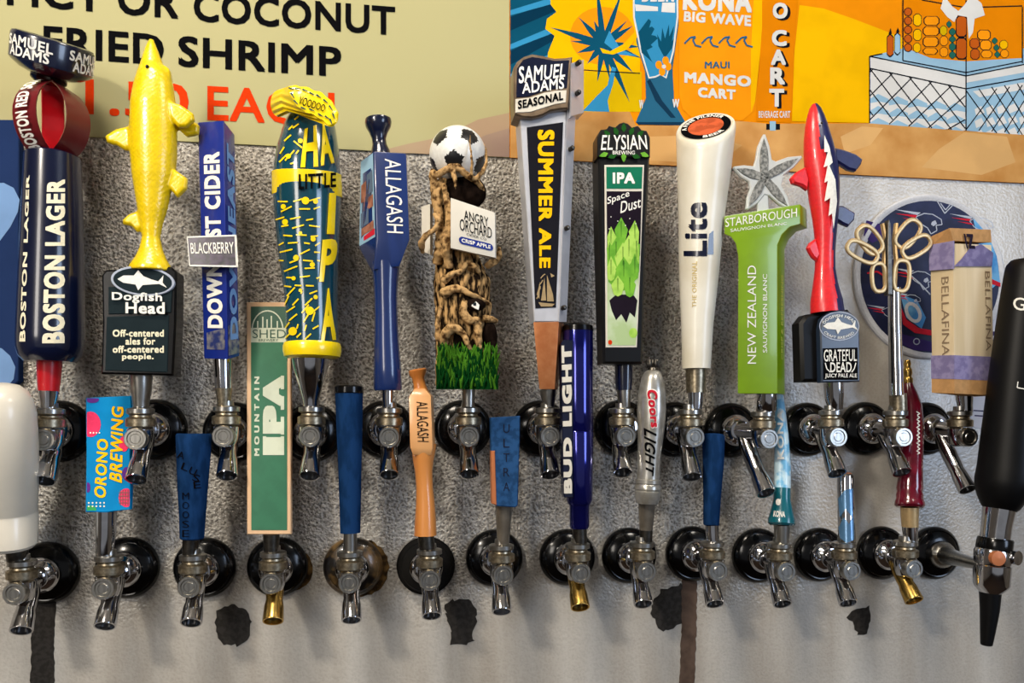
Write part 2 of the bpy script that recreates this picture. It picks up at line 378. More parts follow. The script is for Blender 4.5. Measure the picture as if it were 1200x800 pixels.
# ------------------------------------------------------------------ things
def tag(o, label, cat, group=None):
    o['label'] = label; o['category'] = cat
    if group: o['group'] = group
    return o
def sub(mb, name, parent, label=None, **k):
    o = mb.build(name, parent, **k)
    if label: o['label'] = label
    return o
UP, LOW = 'beer taps of the upper row', 'beer taps of the lower row'
def tap(label, row, fx, fy, bx, by, sx, sy, spout='chrome', long=False, fl_mat='black_plastic', fl_label=None):
    """root empty with flange, shank, faucet body, collar rings, front cap and spout"""
    Fp = P(fx, fy, 0); B = P(bx, by, .08)
    root = bpy.data.objects.new('beer_tap', None); COL.objects.link(root); root.location = Fp; root.empty_display_size = .02
    tag(root, label, 'beer tap', row)
    Yn = Vector((0, -1, 0))
    zs = Fp.z                                        # shank height
    A = Vector((B.x, -.062, B.z))                    # lever axis at cap height
    q = MB(); q.rev(Fp, Yn, [(0, .0345), (.003, .0352), (.0065, .0347), (.009, .0332), (.0112, .0305), (.0108, .0292), (.0128, .0262), (.0142, .0225), (.016, .0185), (.0162, .014)], fl_mat, 48)
    f = sub(q, 'flange', root, fl_label)
    q = MB(); q.rev(Fp + Yn * .0145, Yn, [(0, .019), (.003, .0205), (.008, .0195), (.012, .0165), (.0155, .0125), (.018, .0122), (.0185, .0105)], 'chrome', 40)
    sub(q, 'shank_collar', root)
    q = MB()
    s0 = Fp + Yn * .028; s1 = Vector((A.x, -.056, A.z + .008))
    q.tube([s0, s0.lerp(s1, .35), s0.lerp(s1, .7), s1], [.0105, .0098, .0102, .0115], 'chrome', 20)
    q.rev(A + Vector((0, 0, -.012)), (0, 0, 1), [(0, .006), (.002, .0105), (.008, .0128), (.016, .0134), (.022, .0136), (.024, .0118)], 'chrome', 28)
    q.rev(A + Vector((0, 0, .009)), (0, 0, 1), [(0, .0118), (.0015, .0122), (.0025, .0118)], 'dark_steel', 24)
    sub(q, 'faucet_body', root)
    q = MB()
    q.rev(A + Vector((0, 0, .0125)), (0, 0, 1), [(0, .0135), (.0008, .0150), (.0085, .0152), (.0095, .0140), (.0105, .0115), (.0125, .0112)], 'dull_brass', 32)
    q.rev(A + Vector((0, 0, .0265)), (0, 0, 1), [(-.0015, .0105), (0, .0132), (.0006, .0142), (.0052, .0142), (.006, .0128), (.007, .008), (.012, .0075)], 'brushed_steel', 32)
    sub(q, 'collar_ring', root)
    q = MB(); q.rev(A + Yn * .008, Yn, [(0, .0115), (.006, .0118), (.0085, .0118), (.0098, .0108), (.0098, .0086), (.0085, .0078), (.0085, .0055), (.0092, .0048), (.0092, .0001)], 'brushed_steel', 32)
    sub(q, 'front_cap', root)
    E = P(sx, sy, .076); q = MB()
    base = Vector((A.x * .6 + Fp.x * .4, -.040, A.z + .002)); mid = Vector((A.x * .5 + E.x * .5, -.058, A.z - .016))
    if long: base = Vector((A.x * .35 + Fp.x * .65, -.03, A.z + .002)); mid = base.lerp(E, .55) + Vector((0, 0, -.002))
    up = mid.lerp(E, .22)
    q.tube([base, base.lerp(mid, .55), mid, up, mid.lerp(E, .45), E], [.0092, .0098, .0094, .0090, .0104, .0112], 'chrome' if spout == 'chrome' else spout, 24, caps=False)
    dr = (E - mid).normalized()
    q.rev(E, dr, [(0, .0112), (.0008, .0110), (.0006, .0096), (-.004, .0092)], 'chrome' if spout == 'chrome' else spout, 24, caps=(False, False))
    q.rev(E, dr, [(-.004, .0096), (-.0039, .0001)], 'black_matte', 24, caps=(False, False))
    sub(q, 'spout', root, None if spout == 'chrome' else 'brass coloured spout')
    return root, A
DH = .064      # depth of the lever axis and so of the handles
def ferrule(root, pts, m='chrome', label=None, d=DH, name='ferrule'):
    return sub(MB().lathe([(x, y, d, r) for x, y, r in pts], m, 28), name, root, label)

mat('tarnish', (118, 92, 56), .3, coat=.3, scale=45, col2=(16, 13, 11), ramp=(.44, .6)); mat('charcoal', (30, 29, 28), .5, scale=60)
# ============ posters on the wall
mat('banner_print', (172, 166, 126), .5, scale=1.2, col2=(162, 159, 114), ramp=(.3, .7))
mat('banner_dusk', (164, 140, 116), .5, scale=5, col2=(170, 152, 122))
mat('banner_hill', (142, 118, 112), .5, scale=8, col2=(152, 130, 116))
def wallp(d): return flat(d)
def rowy(x, y0=184.5): # height of the mural's lower edge in image rows
    return HOR - (HOR - y0) * (S(597) / S(x))
q = MB(); xs = [-60, 597]; q.slab([(xs[0], -60), (xs[1], -60), (xs[1], rowy(597)), (xs[0], rowy(xs[0], 184.5))], .0022, .002, 'banner_print', bev=.0002)
banner = q.build('menu_banner'); tag(banner, 'beige menu banner lettered in black and orange, on the wall above the left taps', 'banner')
q = MB(); f = flat(.0024)
q.sheet([(440, 178), (480, 168), (520, 160), (560, 140), (597, 132), (597, 184), (520, 181)], 'banner_dusk', df=f)
q.sheet([(500, 179), (540, 172), (570, 158), (597, 150), (597, 184), (520, 181)], 'banner_hill', df=flat(.0026))
sub(q, 'sunset_print', banner)
q = MB(); f = flat(.0028)
def run(mb, s, x0, yb0, x1, yb1, h, m, bold=.035, f=f, sp=1.0):
    h0 = h * 1.0; mb.text(s, on([(x0, yb0), (x1, yb1), (x1, yb1 - h * S(x0) / S(x1)), (x0, yb0 - h0)], f), m, bold, sp=sp)
run(q, 'PICT', 8, 6.2, 121, 15, 37, 'black_print', .03)
run(q, 'OR', 138, 17, 209, 22.5, 37, 'black_print', .03)
run(q, 'COCONUT', 227, 25, 463, 42, 35.5, 'black_print', .03)
run(q, 'FRIED', 51, 66.5, 192, 76.5, 36.5, 'black_print', .03)
run(q, 'SHRIMP', 209, 78, 400, 90.5, 36.5, 'black_print', .03)
run(q, '1.50', 100, 134, 221, 140, 42, 'orange_print', .02)
run(q, 'EACH', 243, 141, 392, 148.5, 41, 'orange_print', .02)
sub(q, 'lettering', banner)
# ---- beach mural
for nm, c in dict(m_teal=(14, 74, 100), m_dteal=(10, 48, 72), m_blue=(50, 134, 180), m_lblue=(120, 190, 222), m_yel=(226, 172, 8), m_yel2=(200, 166, 10), m_orange=(222, 134, 12), m_org2=(212, 124, 8),
                  m_can=(230, 142, 18), m_white=(206, 206, 204), m_sand2=(206, 163, 106), m_ink=(20, 22, 28), m_ltb=(140, 176, 200), m_brown=(178, 84, 24), m_green=(36, 96, 84), m_glass=(38, 92, 122), m_gdark=(20, 50, 74), m_shadow=(160, 108, 60)).items():
    mat(nm, c, .45, scale=14, var=.10)
mat('m_sand', (204, 158, 98), .5, scale=22, col2=(176, 124, 66), ramp=(.3, .7))
q = MB(); q.slab([(597.5, -60), (1330, -60), (1330, rowy(1330)), (597.5, rowy(597))], .0024, .0022, 'm_orange', bev=.0002)
mural = q.build('beach_mural'); tag(mural, 'orange and teal mural with drinks, cart and sand, above the right hand taps', 'poster')
fz = lambda k: flat(.00255 + k * .00004)
q = MB()
q.sheet([(598, 130), (672, 131), (738, 131), (745, 147), (803, 147), (808, 140), (870, 142), (900, 145), (1019, 144.5), (1132, 153.5), (1200, 158), (1330, 168), (1330, rowy(1330)), (1200, rowy(1200)), (900, rowy(900)), (598, rowy(597))], 'm_sand', df=fz(18))
for pl in ([(700, 185), (760, 160), (830, 158), (870, 170), (840, 192)], [(985, 160), (1010, 148), (1035, 150), (1020, 170), (990, 180)], [(1080, 196), (1100, 175), (1130, 155), (1180, 160), (1190, 190), (1150, 205)]):
    q.sheet(pl, 'm_sand2', df=fz(19))
q.sheet([(598, -50), (672, -50), (672, 140), (598, 140)], 'm_teal', df=fz(1))
for a, b, c, e in ((598, 20, 660, 5), (598, 60, 655, 40), (598, 95, 650, 72), (598, 130, 650, 105)):
    q.sheet([(a, b), (c, e - 8), (c, e + 4), (a, b + 16)], 'm_dteal', df=fz(2)); q.sheet([(a, b - 8), (c, e - 12), (c, e - 4), (a, b - 2)], 'm_blue', df=fz(3))
q.sheet([(646, -50), (750, -50), (750, 130), (700, 130), (640, 125), (642, 62), (650, 42), (639, 34), (641, 22), (652, 14), (645, 5)], 'm_yel', df=fz(4))
q.sheet([(676, 84), (752, 84), (752, 131), (682, 131)], 'm_yel2', df=fz(5))
q.sheet(disc_pts(706, 42, 38, 34), 'm_can', df=fz(5))
ctr = (707, 52)
for tx, ty, w in ((645, 32, 8), (678, 20, 8), (696, 24, 8), (716, 24, 7), (729, -10, 7), (742, 30, 8), (750, 55, 9), (752, 68, 9), (742, 85, 9), (738, 120, 8), (715, 95, 6), (700, 96, 7), (676, 62, 8), (668, 48, 6), (688, 75, 8), (699, -20, 7), (735, 24, 6)):
    dx, dy = tx - ctr[0], ty - ctr[1]; L = math.hypot(dx, dy); nx, ny = -dy / L, dx / L
    q.sheet([(ctr[0] + nx * 4, ctr[1] + ny * 4), (ctr[0] + dx * .5 + nx * w * .42, ctr[1] + dy * .5 + ny * w * .42), (tx, ty), (ctr[0] + dx * .5 - nx * w * .42, ctr[1] + dy * .5 - ny * w * .42), (ctr[0] - nx * 4, ctr[1] - ny * 4)], 'm_teal', df=lambda a, b, k_=tx: P(a, b, .00279))
q.sheet([(708, 50), (714, 36), (720, 46), (728, 58), (748, 66), (725, 64)], 'm_blue', df=fz(7))
q.sheet([(703, 56), (715, 60), (730, 52), (745, 36), (748, 42), (735, 58), (718, 64), (706, 62)], 'm_yel', df=fz(8))
q.sheet([(683, 130), (696, 116), (712, 100), (717, 78), (722, 80), (718, 100), (712, 118), (714, 131)], 'm_blue', df=fz(7))
stroke(q, [(684, 82), (715, 84), (750, 86)], 1.2, 'm_ink', fz(8))
# glass
q.sheet([(740, -50), (795, -50), (795, 30), (788, 80), (790, 120), (803, 143), (745, 143), (757, 115), (756, 84), (746, 50)], 'm_glass', df=fz(7))
q.sheet([(741, -50), (794, -50), (795, 20), (790, 60), (781, 92), (774, 88), (768, 91), (760, 92), (750, 60), (742, 20)], 'm_white', df=fz(8))
q.sheet([(743, -50), (792, -50), (793, 20), (788, 59), (780, 90), (774, 86), (768, 89), (761, 90), (752, 59), (744, 20)], 'm_blue', df=fz(9))
for tx, ty in ((760, 25), (764, 34), (768, 45), (762, 55), (758, 68), (764, 75)): q.sheet([(748, 38), (tx, ty - 3), (tx + 3, ty), (752, 62)], 'm_teal', df=fz(10))
for tx, ty in ((770, 40), (776, 32), (784, 28), (790, 30), (790, 45)): q.sheet([(779, 68), ((779 + tx) / 2 - 3, (68 + ty) / 2), (tx, ty), ((779 + tx) / 2 + 3, (68 + ty) / 2)], 'm_teal', df=fz(10))
for cx, cy in ((772, 76), (780, 71), (776, 84), (783, 78)): q.sheet(disc_pts(cx, cy, 4, 5, 10), 'm_can', df=fz(11))
q.sheet(disc_pts(778, 78, 2.5, 2.5, 8), 'm_white', df=fz(12))
q.sheet([(744, 5), (771, 8), (771, 13), (745, 13)], 'm_white', df=fz(11)); q.sheet([(776, 3), (791, 3), (791, 15), (775, 14)], 'm_white', df=fz(11))
q.sheet([(758, 95), (762, 93), (776, 118), (792, 138), (786, 138), (768, 118)], 'm_gdark', df=fz(9))
q.sheet([(745, 143), (803, 143), (800, 147), (748, 146)], 'm_gdark', df=fz(9))
# can
q.sheet([(795, -50), (895, -50), (893, 40), (886, 110), (883, 130), (870, 141), (812, 139), (800, 128), (796, 110)], 'm_can', df=fz(8))
q.sheet([(886, -50), (895, -50), (893, 40), (885, 118), (880, 132), (880, 60)], 'm_yel', df=fz(9))
# cart sign and its post
q.sheet([(893, -50), (940, -50), (930, 60), (927, 144), (886, 142), (888, 100), (893, 30)], 'm_org2', df=fz(9))
q.sheet([(898, 145), (914, 145), (914, 152), (898, 152)], 'm_ink', df=fz(20)); q.sheet([(902, 142), (909, 142), (909, 153), (902, 153)], 'm_ltb', df=fz(21))
q.sheet([(937, 6), (965, 10), (1000, 22), (1060, 45), (1062, 140), (1019, 144), (928, 142), (931, 60)], 'm_yel', df=fz(8))
# cart
q.sheet([(1019, 66), (1058, 57), (1330, 57), (1330, 170), (1132, 153), (1019, 144)], 'm_ltb', df=fz(9))
q.sheet([(1058, 0), (1198, 0), (1198, 74), (1132, 87), (1058, 72)], 'm_org2', df=fz(10))
q.sheet([(1019, 66), (1132, 89), (1132, 104), (1019, 80)], 'm_white', df=fz(11)); q.sheet([(1019, 80), (1132, 104), (1132, 153), (1019, 144)], 'm_white', df=fz(10))
for k in range(3):
    for i in range(5):
        x = 1019 + i * 22.6; y = 112 + k * 14 + i * 2.6; q.sheet([(x, y + 4), (x + 10, y - 2), (x + 22.5, y + 4), (x + 22.5, y + 9), (x + 11, y + 7), (x, y + 9)], 'm_ltb', df=fz(11))
q.sheet([(1132, 89), (1330, 50), (1330, 62), (1132, 97)], 'm_white', df=fz(11)); q.sheet([(1140, 107), (1330, 74), (1330, 82), (1148, 114)], 'm_white', df=fz(11))
for i in range(6):
    for j in range(3): q.sheet([(1142 + i * 13, 128 + j * 14 - i * 1), (1150 + i * 13, 124 + j * 14 - i), (1154 + i * 13, 132 + j * 14 - i), (1144 + i * 13, 136 + j * 14 - i)], 'm_white', df=fz(12))
q.sheet([(1058, 55), (1090, 68), (1132, 72), (1198, 68), (1198, 74), (1132, 87), (1058, 72)], 'm_ltb', df=fz(12))
fi = fz(14)
for (a, b, c, e) in ((1019, 66, 1019, 144), (1132, 87, 1132, 153), (1019, 66, 1132, 89), (1132, 89, 1330, 50), (1019, 80, 1132, 104), (1132, 104, 1330, 68), (1058, 0, 1058, 71), (1132, 0, 1132, 88), (1198, 8, 1198, 74), (1058, 71, 1132, 85), (1132, 85, 1198, 72), (1080, 0, 1132, 9), (1132, 9, 1198, 7), (1019, 66, 1034, 63)):
    stroke(q, [(a, b), (c, e)], 1.4, 'm_ink', fi)
for k in range(-3, 7):
    x0 = 1019 + k * 23
    a0, a1 = max(x0, 1019), min(x0 + 50, 1131)
    def yy(x): return 80 + (x - 1019) * .212
    if a1 > a0: stroke(q, [(a0, yy(x0) + (a0 - x0) * 1.3), (a1, min(yy(x0) + (a1 - x0) * 1.3, 144 + (a1 - 1019) * .08))], 1.3, 'm_ink', fi)
    xr = x0 + 50; b0, b1 = max(x0, 1019), min(xr, 1131)
    if b1 > b0: stroke(q, [(b0, min(yy(xr) + (xr - b0) * 1.0, 144 + (b0 - 1019) * .08)), (b1, yy(xr) + (xr - b1) * 1.0)], 1.3, 'm_ink', fi)
for k in range(0, 9):
    x0 = 1132 + k * 15
    stroke(q, [(x0, 106 - k * 2.0), (x0 + 36, 156 + k)], 1.2, 'm_ink', fi); stroke(q, [(x0 + 36, 104 - k * 2.2), (x0, 152 + k)], 1.2, 'm_ink', fi)
# goods on the cart
for i in range(5): q.sheet(disc_pts(1064, 14 + i * 10.5, 5, 5.2, 12), 'm_ink', df=fz(13)); q.sheet(disc_pts(1064, 14 + i * 10.5, 4, 4.2, 12), 'm_brown', df=fz(14))
def blob(x0, y0, x1, y1, m):
    r = 3; pl = [(x0 + r, y0), (x1 - r, y0), (x1, y0 + r), (x1, y1 - r), (x1 - r, y1), (x0 + r, y1), (x0, y1 - r), (x0, y0 + r)]
    q.sheet(pl, 'm_ink', df=fz(13)); cx, cy = (x0 + x1) / 2, (y0 + y1) / 2
    q.sheet([(cx + (a - cx) * .86, cy + (b - cy) * .88) for a, b in pl], m, df=fz(14))
for a in ((1070, 16, 1080, 31, 'm_yel'), (1070, 34, 1080, 48, 'm_yel'), (1070, 50, 1079, 62, 'm_yel'), (1082, 19, 1101, 30, 'm_can'), (1081, 31, 1101, 42, 'm_can'), (1081, 43, 1100, 55, 'm_can'), (1081, 56, 1099, 64, 'm_can'),
          (1101, 30, 1110, 42, 'm_yel2'), (1101, 42, 1111, 54, 'm_can'), (1101, 55, 1111, 67, 'm_can'), (1109, 24, 1115, 33, 'm_green'), (1112, 33, 1120, 42, 'm_green'), (1112, 42, 1120, 50, 'm_green'), (1112, 50, 1120, 60, 'm_green'), (1112, 60, 1120, 69, 'm_green'),
          (1120, 18, 1133, 44, 'm_brown'), (1120, 44, 1133, 70, 'm_brown'), (1136, 45, 1148, 57, 'm_brown'), (1137, 57, 1148, 70, 'm_brown'), (1145, 35, 1161, 47, 'm_can'), (1148, 47, 1162, 59, 'm_can'), (1149, 59, 1163, 68, 'm_can'), (1162, 44, 1169, 52, 'm_green'), (1164, 52, 1171, 60, 'm_green'), (1165, 60, 1172, 68, 'm_green'), (1171, 47, 1181, 58, 'm_yel'), (1172, 58, 1182, 68, 'm_can')): blob(*a)
blob(1039, 40, 1047, 67, 'm_brown'); blob(1048, 38, 1055, 65, 'm_ltb'); q.sheet([(1041, 40), (1045, 40), (1043.5, 33)], 'm_ink', df=fz(13)); q.sheet([(1050, 38), (1054, 38), (1052, 32)], 'm_ink', df=fz(13))
q.sheet([(1106, -5), (1116, 8), (1123, 13), (1130, 6), (1138, -6), (1150, 4), (1154, 18), (1142, 22), (1140, 38), (1135, 46), (1133, 20), (1122, 18), (1118, 26), (1110, 20), (1102, 10)], 'm_white', df=fz(12))
sub(q, 'artwork_print', mural, kind=None) if False else q.build('artwork_print', mural, recalc=False)
q = MB(); f = fz(24)
q.text('BEER', on(box4(752, -24, 790, 2, 'r'), f), 'm_white', .04)
q.text('KONA', on([(800, 12), (881, 15), (880, -12), (801, -12)], f), 'm_white', .06)
q.text('BIG WAVE', on([(801, 25), (880, 31), (880, 18), (802, 13)], f), 'm_white', .05)
for k in range(4): stroke(q, [(802 + k * 20, 51), (809 + k * 20, 44), (815 + k * 20, 43), (812 + k * 20, 47), (815 + k * 20, 53), (822 + k * 20, 55)], 2.0, 'm_glass', f)
q.text('MAUI', on(box4(826, 72, 855, 80), f), 'm_glass', .03)
q.text('MANGO', on([(802, 97), (880, 102), (880, 89), (802, 84)], f), 'm_white', .06)
q.text('CART', on([(818, 114), (862, 117), (862, 105), (818, 102)], f), 'm_white', .06)
for k, (ch, y0, y1) in enumerate((('O', 3, 22), ('C', 35, 54), ('A', 58, 76), ('R', 79, 99), ('T', 104, 125))):
    x0 = 905.5 - k * 1.0
    q.text(ch, on(box4(x0 + 2.5, y0 + 2, x0 + 21, y1 + 2), fz(23)), 'm_ink', .05); q.text(ch, on(box4(x0, y0, x0 + 17.5, y1), f), 'm_white', .05)
q.text('BEVERAGE CART', on(box4(889, 130, 926, 138), f), 'm_white', .02)
q.text('W', on(box4(749, 117, 754, 127), f), 'm_white', .05); q.text('W', on(box4(788, 116, 796, 126), f), 'm_white', .05)
q.build('lettering', mural, recalc=False)
# ---- round wall plaque
mat('plaque_navy', (20, 26, 54), .5, coat=0, spec=.25, scale=30, col2=(30, 36, 70)); mat('plaque_violet', (60, 48, 100), .5, coat=0, scale=30)
mat('plaque_blue', (70, 130, 190), .5, coat=0, scale=30, col2=(110, 170, 215)); mat('plaque_rim', (200, 202, 208), .4); mat('print_red', (190, 40, 56), .4); mat('print_silver', (170, 178, 194), .4)
cx, cy = 1088, 325; C0 = P(cx, cy, 0); R0 = 96 * S(cx, 0)
q = MB(); q.rev(C0, (0, -1, 0), [(0, R0), (.004, R0), (.006, R0 - .002), (.006, R0 - .006), (.0045, R0 - .008), (.0045, .0001)], 'plaque_rim', 72)
pl = q.build('round_plaque'); tag(pl, 'round navy wall plaque with white rim, behind the gold looped handle', 'wall plaque')
q = MB(); q.rev(C0 + Vector((0, -.0047, 0)), (0, -1, 0), [(0, R0 - .0085), (.0002, R0 - .0085), (.0002, .0001)], 'plaque_navy', 72)
sub(q, 'picture_face', pl)
q = MB(); f = flat(.0052)
def head(x, y, s, m='print_silver', flip=1, fl=f):
    T = lambda pts: [(x + a * s * flip, y + b * s) for a, b in pts]
    stroke(q, T([(-10, -4), (0, -8), (10, -7), (20, -1), (21, 5), (14, 6), (15, 12), (8, 16), (4, 9), (-4, 4), (-10, -4)]), 1.1 * s, m, fl)
    q.sheet(T([(-34, -8), (-8, -6), (-10, -3)]), 'print_red', df=fl); q.sheet(T([(-36, -13), (-4, -9), (-8, -6)]), m, df=fl); q.sheet(T([(-26, -3), (-8, -1), (-4, 2)]), 'print_red', df=fl)
    q.sheet(T([(9, 2), (13, 0), (15, 4), (11, 7), (8, 5)]), m, df=fl)
head(1083, 258, 1.0); head(1145, 262, .9); head(1075, 325, .9); head(1040, 366, .7); head(1034, 300, .6); head(1066, 350, .6)
stroke(q, [(1096, 232), (1107, 250), (1120, 237), (1096, 232)], 1.2, 'print_silver', f); stroke(q, [(1102, 238), (1108, 246), (1114, 239)], 1.2, 'print_silver', f)
q.sheet([(1140, 255), (1158, 275), (1168, 300), (1172, 330), (1160, 340), (1150, 300)], 'plaque_blue', df=flat(.0050))
q.sheet([(1055, 345), (1075, 352), (1085, 372), (1080, 385), (1062, 372)], 'plaque_blue', df=flat(.0050)); ellring(q, 1070, 366, 9, 13, 4, 'plaque_rim', flat(.0054), rot=-.5)
q.sheet([(1055, 358), (1062, 374), (1076, 384), (1098, 388), (1098, 394), (1072, 390), (1058, 380)], 'print_red', df=flat(.0056))
q.sheet([(1040, 385), (1060, 392), (1090, 400), (1120, 402), (1100, 412), (1070, 410), (1048, 398)], 'plaque_violet', df=f); q.sheet([(1015, 258), (1030, 262), (1040, 276), (1022, 285), (1012, 276)], 'plaque_violet', df=f)
ellring(q, 1074, 400, 4, 4, 1.2, 'print_silver', flat(.0056)); q.sheet([(1158, 325), (1176, 333), (1178, 338), (1160, 332)], 'print_red', df=f)
stroke(q, [(1016, 320), (1028, 318), (1040, 326), (1050, 322)], 2, 'print_red', f); stroke(q, [(1062, 318), (1078, 332), (1090, 345)], 1.5, 'print_silver', f)
q.build('emblem_print', pl, recalc=False)
# paper notice
mat('paper', (206, 206, 214), .7, scale=30); mat('paper_ink', (60, 52, 92), .6)
q = MB().slab([(1137, 322), (1330, 305), (1330, 520), (1135, 500)], .0012, .001, 'paper', bev=.0001)
pn = q.build('paper_notice'); tag(pn, 'pale paper notice with faint violet print behind the black stout handle', 'notice')
q = MB(); f = flat(.0014)
for (x0, y0, x1, y1) in ((1160, 335, 1182, 339), (1160, 344, 1178, 347), (1162, 388, 1176, 393), (1162, 398, 1174, 404), (1162, 408, 1172, 414), (1140, 480, 1156, 481.5), (1142, 486, 1158, 487.5)):
    q.sheet([(x0, y0), (x1, y0 + 1), (x1, y1 + 1), (x0, y1)], 'paper_ink', df=f)
q.build('printed_lines', pn, recalc=False)
# navy sign at the left
mat('sign_navy', (36, 54, 96), .45, scale=20); mat('sign_blue', (120, 156, 206), .4, scale=20)
q = MB().slab([(-120, 140), (19, 140), (22, 146), (22, 446), (18, 450), (-120, 452)], .012, .0115, 'sign_navy', bev=.001)
ns = q.build('wall_sign'); tag(ns, 'navy wall sign with pale blue rounded shapes at the left edge', 'sign')
q = MB(); f = flat(.0123)
q.sheet([(-10, 215), (4, 214), (16, 220), (23, 234), (21, 248), (12, 266), (0, 282), (-20, 300)], 'sign_blue', df=f)
q.build('rounded_shape', ns, recalc=False); q = MB()
q.sheet([(-10, 406), (2, 408), (12, 417), (18, 430), (16, 444), (10, 451), (-20, 451)], 'sign_blue', df=f)
q.build('rounded_shape', ns, recalc=False)

# ============================================================ UPPER ROW
# --- 1 navy cylinder with red cage
t, A = tap('navy cylinder handled tap topped by a red strap cage and round navy cap', UP, 72, 505, 50, 515, 52, 563)
D = .07
body = [(62, 182, D, 27), (62, 184, D, 29.5), (61.5, 250, D, 32), (60.5, 330, D, 34.5), (59.5, 395, D, 36), (59.3, 408, D, 35.5), (59, 417, D, 33), (59, 424, D, 27)]
h = sub(MB().lathe(body, 'navy', 48), 'handle', t)
f = skin(body)
q = MB(); q.text('BOSTON LAGER', on([(76, 402), (76.5, 210), (55, 210), (49, 402)], f), 'cream_print', .05, (60, 8))
q.text('BOSTON LAGER', on([(29.5, 400), (34.5, 205), (31, 205), (22.5, 400)], f), 'cream_print', .04, (40, 4))
q.build('lettering', h, recalc=False)
ferrule(t, [(58, 424, 13.5), (57.5, 440, 12.5), (57, 458, 11)], 'red_gloss', 'red tapered collar', name='collar')
ferrule(t, [(57, 458, 11.2), (56.5, 470, 9.2), (56, 480, 8)])
# cage straps: ribbons between two poles
def strap(az, m, half=.34, cx=61, ytop=96, ybot=190, rx=41):
    q = MB(); rings = []; c0 = P(cx, (ytop + ybot) / 2, D); s = S(cx, D); n = 20
    for i in range(n + 1):
        a = -math.pi / 2 + math.pi * i / n; r = rx * s * max(math.cos(a), .25); z = (ybot - ytop) / 2 * s * math.sin(a)
        ring = []
        for (rr, w) in ((r, -1), (r, 1), (r - .0022, 1), (r - .0022, -1)):
            hw = half * rx * s / max(r, .3 * rx * s)
            aa = az + w * min(hw, .9); ring.append(c0 + Vector((rr * math.sin(aa), -rr * math.cos(aa), z)))
        rings.append(ring)
    q.loft(rings, m, (True, True)); return q, c0, s
q, c0, s = strap(-.43, 'maroon_gloss', .42); cg = sub(q, 'strap', t, 'dark red strap lettered in white')
fs = lambda u, v: (lambda e: c0 + Vector(((41 * s * math.cos(e) + .0007) * math.sin(-.43 + (.5 - v) * .42 / max(math.cos(e), .3)), -(41 * s * math.cos(e) + .0007) * math.cos(-.43 + (.5 - v) * .42 / max(math.cos(e), .3)), 47 * s * math.sin(e))))((u - .5) * 2.0)
q2 = MB(); q2.text('BOSTON RED SOX', fs, 'white_print', .04, (30, 2)); q2.build('lettering', cg, recalc=False)
q, _, _ = strap(1.22, 'maroon_gloss', .46); sub(q, 'strap', t, 'dark maroon strap on the right')
q, _, _ = strap(-2.78, 'red_gloss', .30); sub(q, 'strap', t, 'bright red strap at the back')
q = MB(); q.lathe([(57, 98, D, 14), (57, 94, D, 19), (58, 84, D, 19), (59, 80, D, 21)], 'black_plastic', 36)
cap = [(58.5, 90, .0665, 22), (59, 87, .0672, 31), (59.7, 81, .0687, 40), (60, 78, .0697, 43), (62.3, 51, .077, 43), (62.6, 48, .0778, 41.5), (62.8, 46.5, .0782, 37), (62.8, 47, .0781, 1)]
q.lathe(cap, 'navy', 56); cp = sub(q, 'cap', t)
q = MB(); b0, b1 = P(60, 78, .0697), P(62.3, 51, .077); ax = (b1 - b0).normalized(); uu = (Vector((1, 0, 0)) - ax * ax.x).normalized(); ww = ax.cross(uu); rr_ = 43 * S(61, .073) + .0007
def wrap(a0, a1, t0, t1):
    def fn(u, v):
        a = math.radians(a0 + (a1 - a0) * u); p = b0.lerp(b1, t0 + (t1 - t0) * v); return p + uu * (rr_ * math.sin(a)) - ww * (rr_ * math.cos(a)) * (1 if ww.y > 0 else -1)
    return fn
q.text('SAMUEL', wrap(-52, 22, .50, .93), 'white_print', .03, (24, 2)); q.text('ADAMS', wrap(-46, 18, .06, .50), 'white_print', .03, (24, 2))
q.text('SAMUEL', wrap(44, 112, .50, .93), 'white_print', .03, (24, 2)); q.text('ADAMS', wrap(50, 106, .06, .50), 'white_print', .03, (24, 2))
q.build('lettering', cp, recalc=False)
q = MB(); fn = skin([(58, 80, D, 19.2), (57, 97, D, 19.2)])
stroke(q, [(37 + i * 2.5, 82 + (i % 2) * 1.3) for i in range(12)], 3.0, 'print_silver', fn); q.build('worn_edge', cp, recalc=False)

# --- 2 yellow fish
t, A = tap('tap with a glossy yellow fish figure standing on a dark badge box', UP, 184, 503, 158, 514, 160, 561)
D = .074
q = MB(); q.slab([(119, 322), (124, 316), (200, 312), (207, 318), (206, 380), (203, 440), (118, 438), (120, 380)], D + .016, .03, 'black_plastic', bev=.002)
h = sub(q, 'handle', t, 'dark badge box')
fd = D + .0185
q = MB(); q.slab([(127, 336), (202, 334), (200, 366), (127, 368)], D + .0175, .003, 'slate', bev=.0006); q.slab([(125, 371), (198, 369), (196, 436), (123, 434)], D + .0170, .002, 'slate', bev=.0006)
ellp = disc_pts(167, 329, 37.5, 17.5, 40, .09); q.slab(ellp, D + .0195, .005, 'print_silver', bev=.0005); q.slab(disc_pts(167, 329, 34.5, 15, 40, .09), D + .0199, .003, 'slate', bev=.0002)
bg = sub(q, 'badge', h)
SH = [(-27, 0), (-20, -5), (-8, -6), (-3, -13), (3, -6), (12, -3), (20, -1), (26, -9), (25, 0), (30, 6), (21, 2), (8, 4), (2, 5), (-3, 12), (-6, 5), (-20, 4)]
q = MB(); q.sheet([(165 + a * 1.02, 329 + b * .95 + a * .08) for a, b in SH], 'white_print', d=D + .0202)
f = flat(D + .0207)
q.text('Dogfish', on([(131, 354), (190, 356), (190, 343), (131, 342)], f), 'white_print', .03); q.text('Head', on([(147, 367), (193, 368), (193, 354), (147, 354)], f), 'white_print', .035)
f = flat(D + .0174)
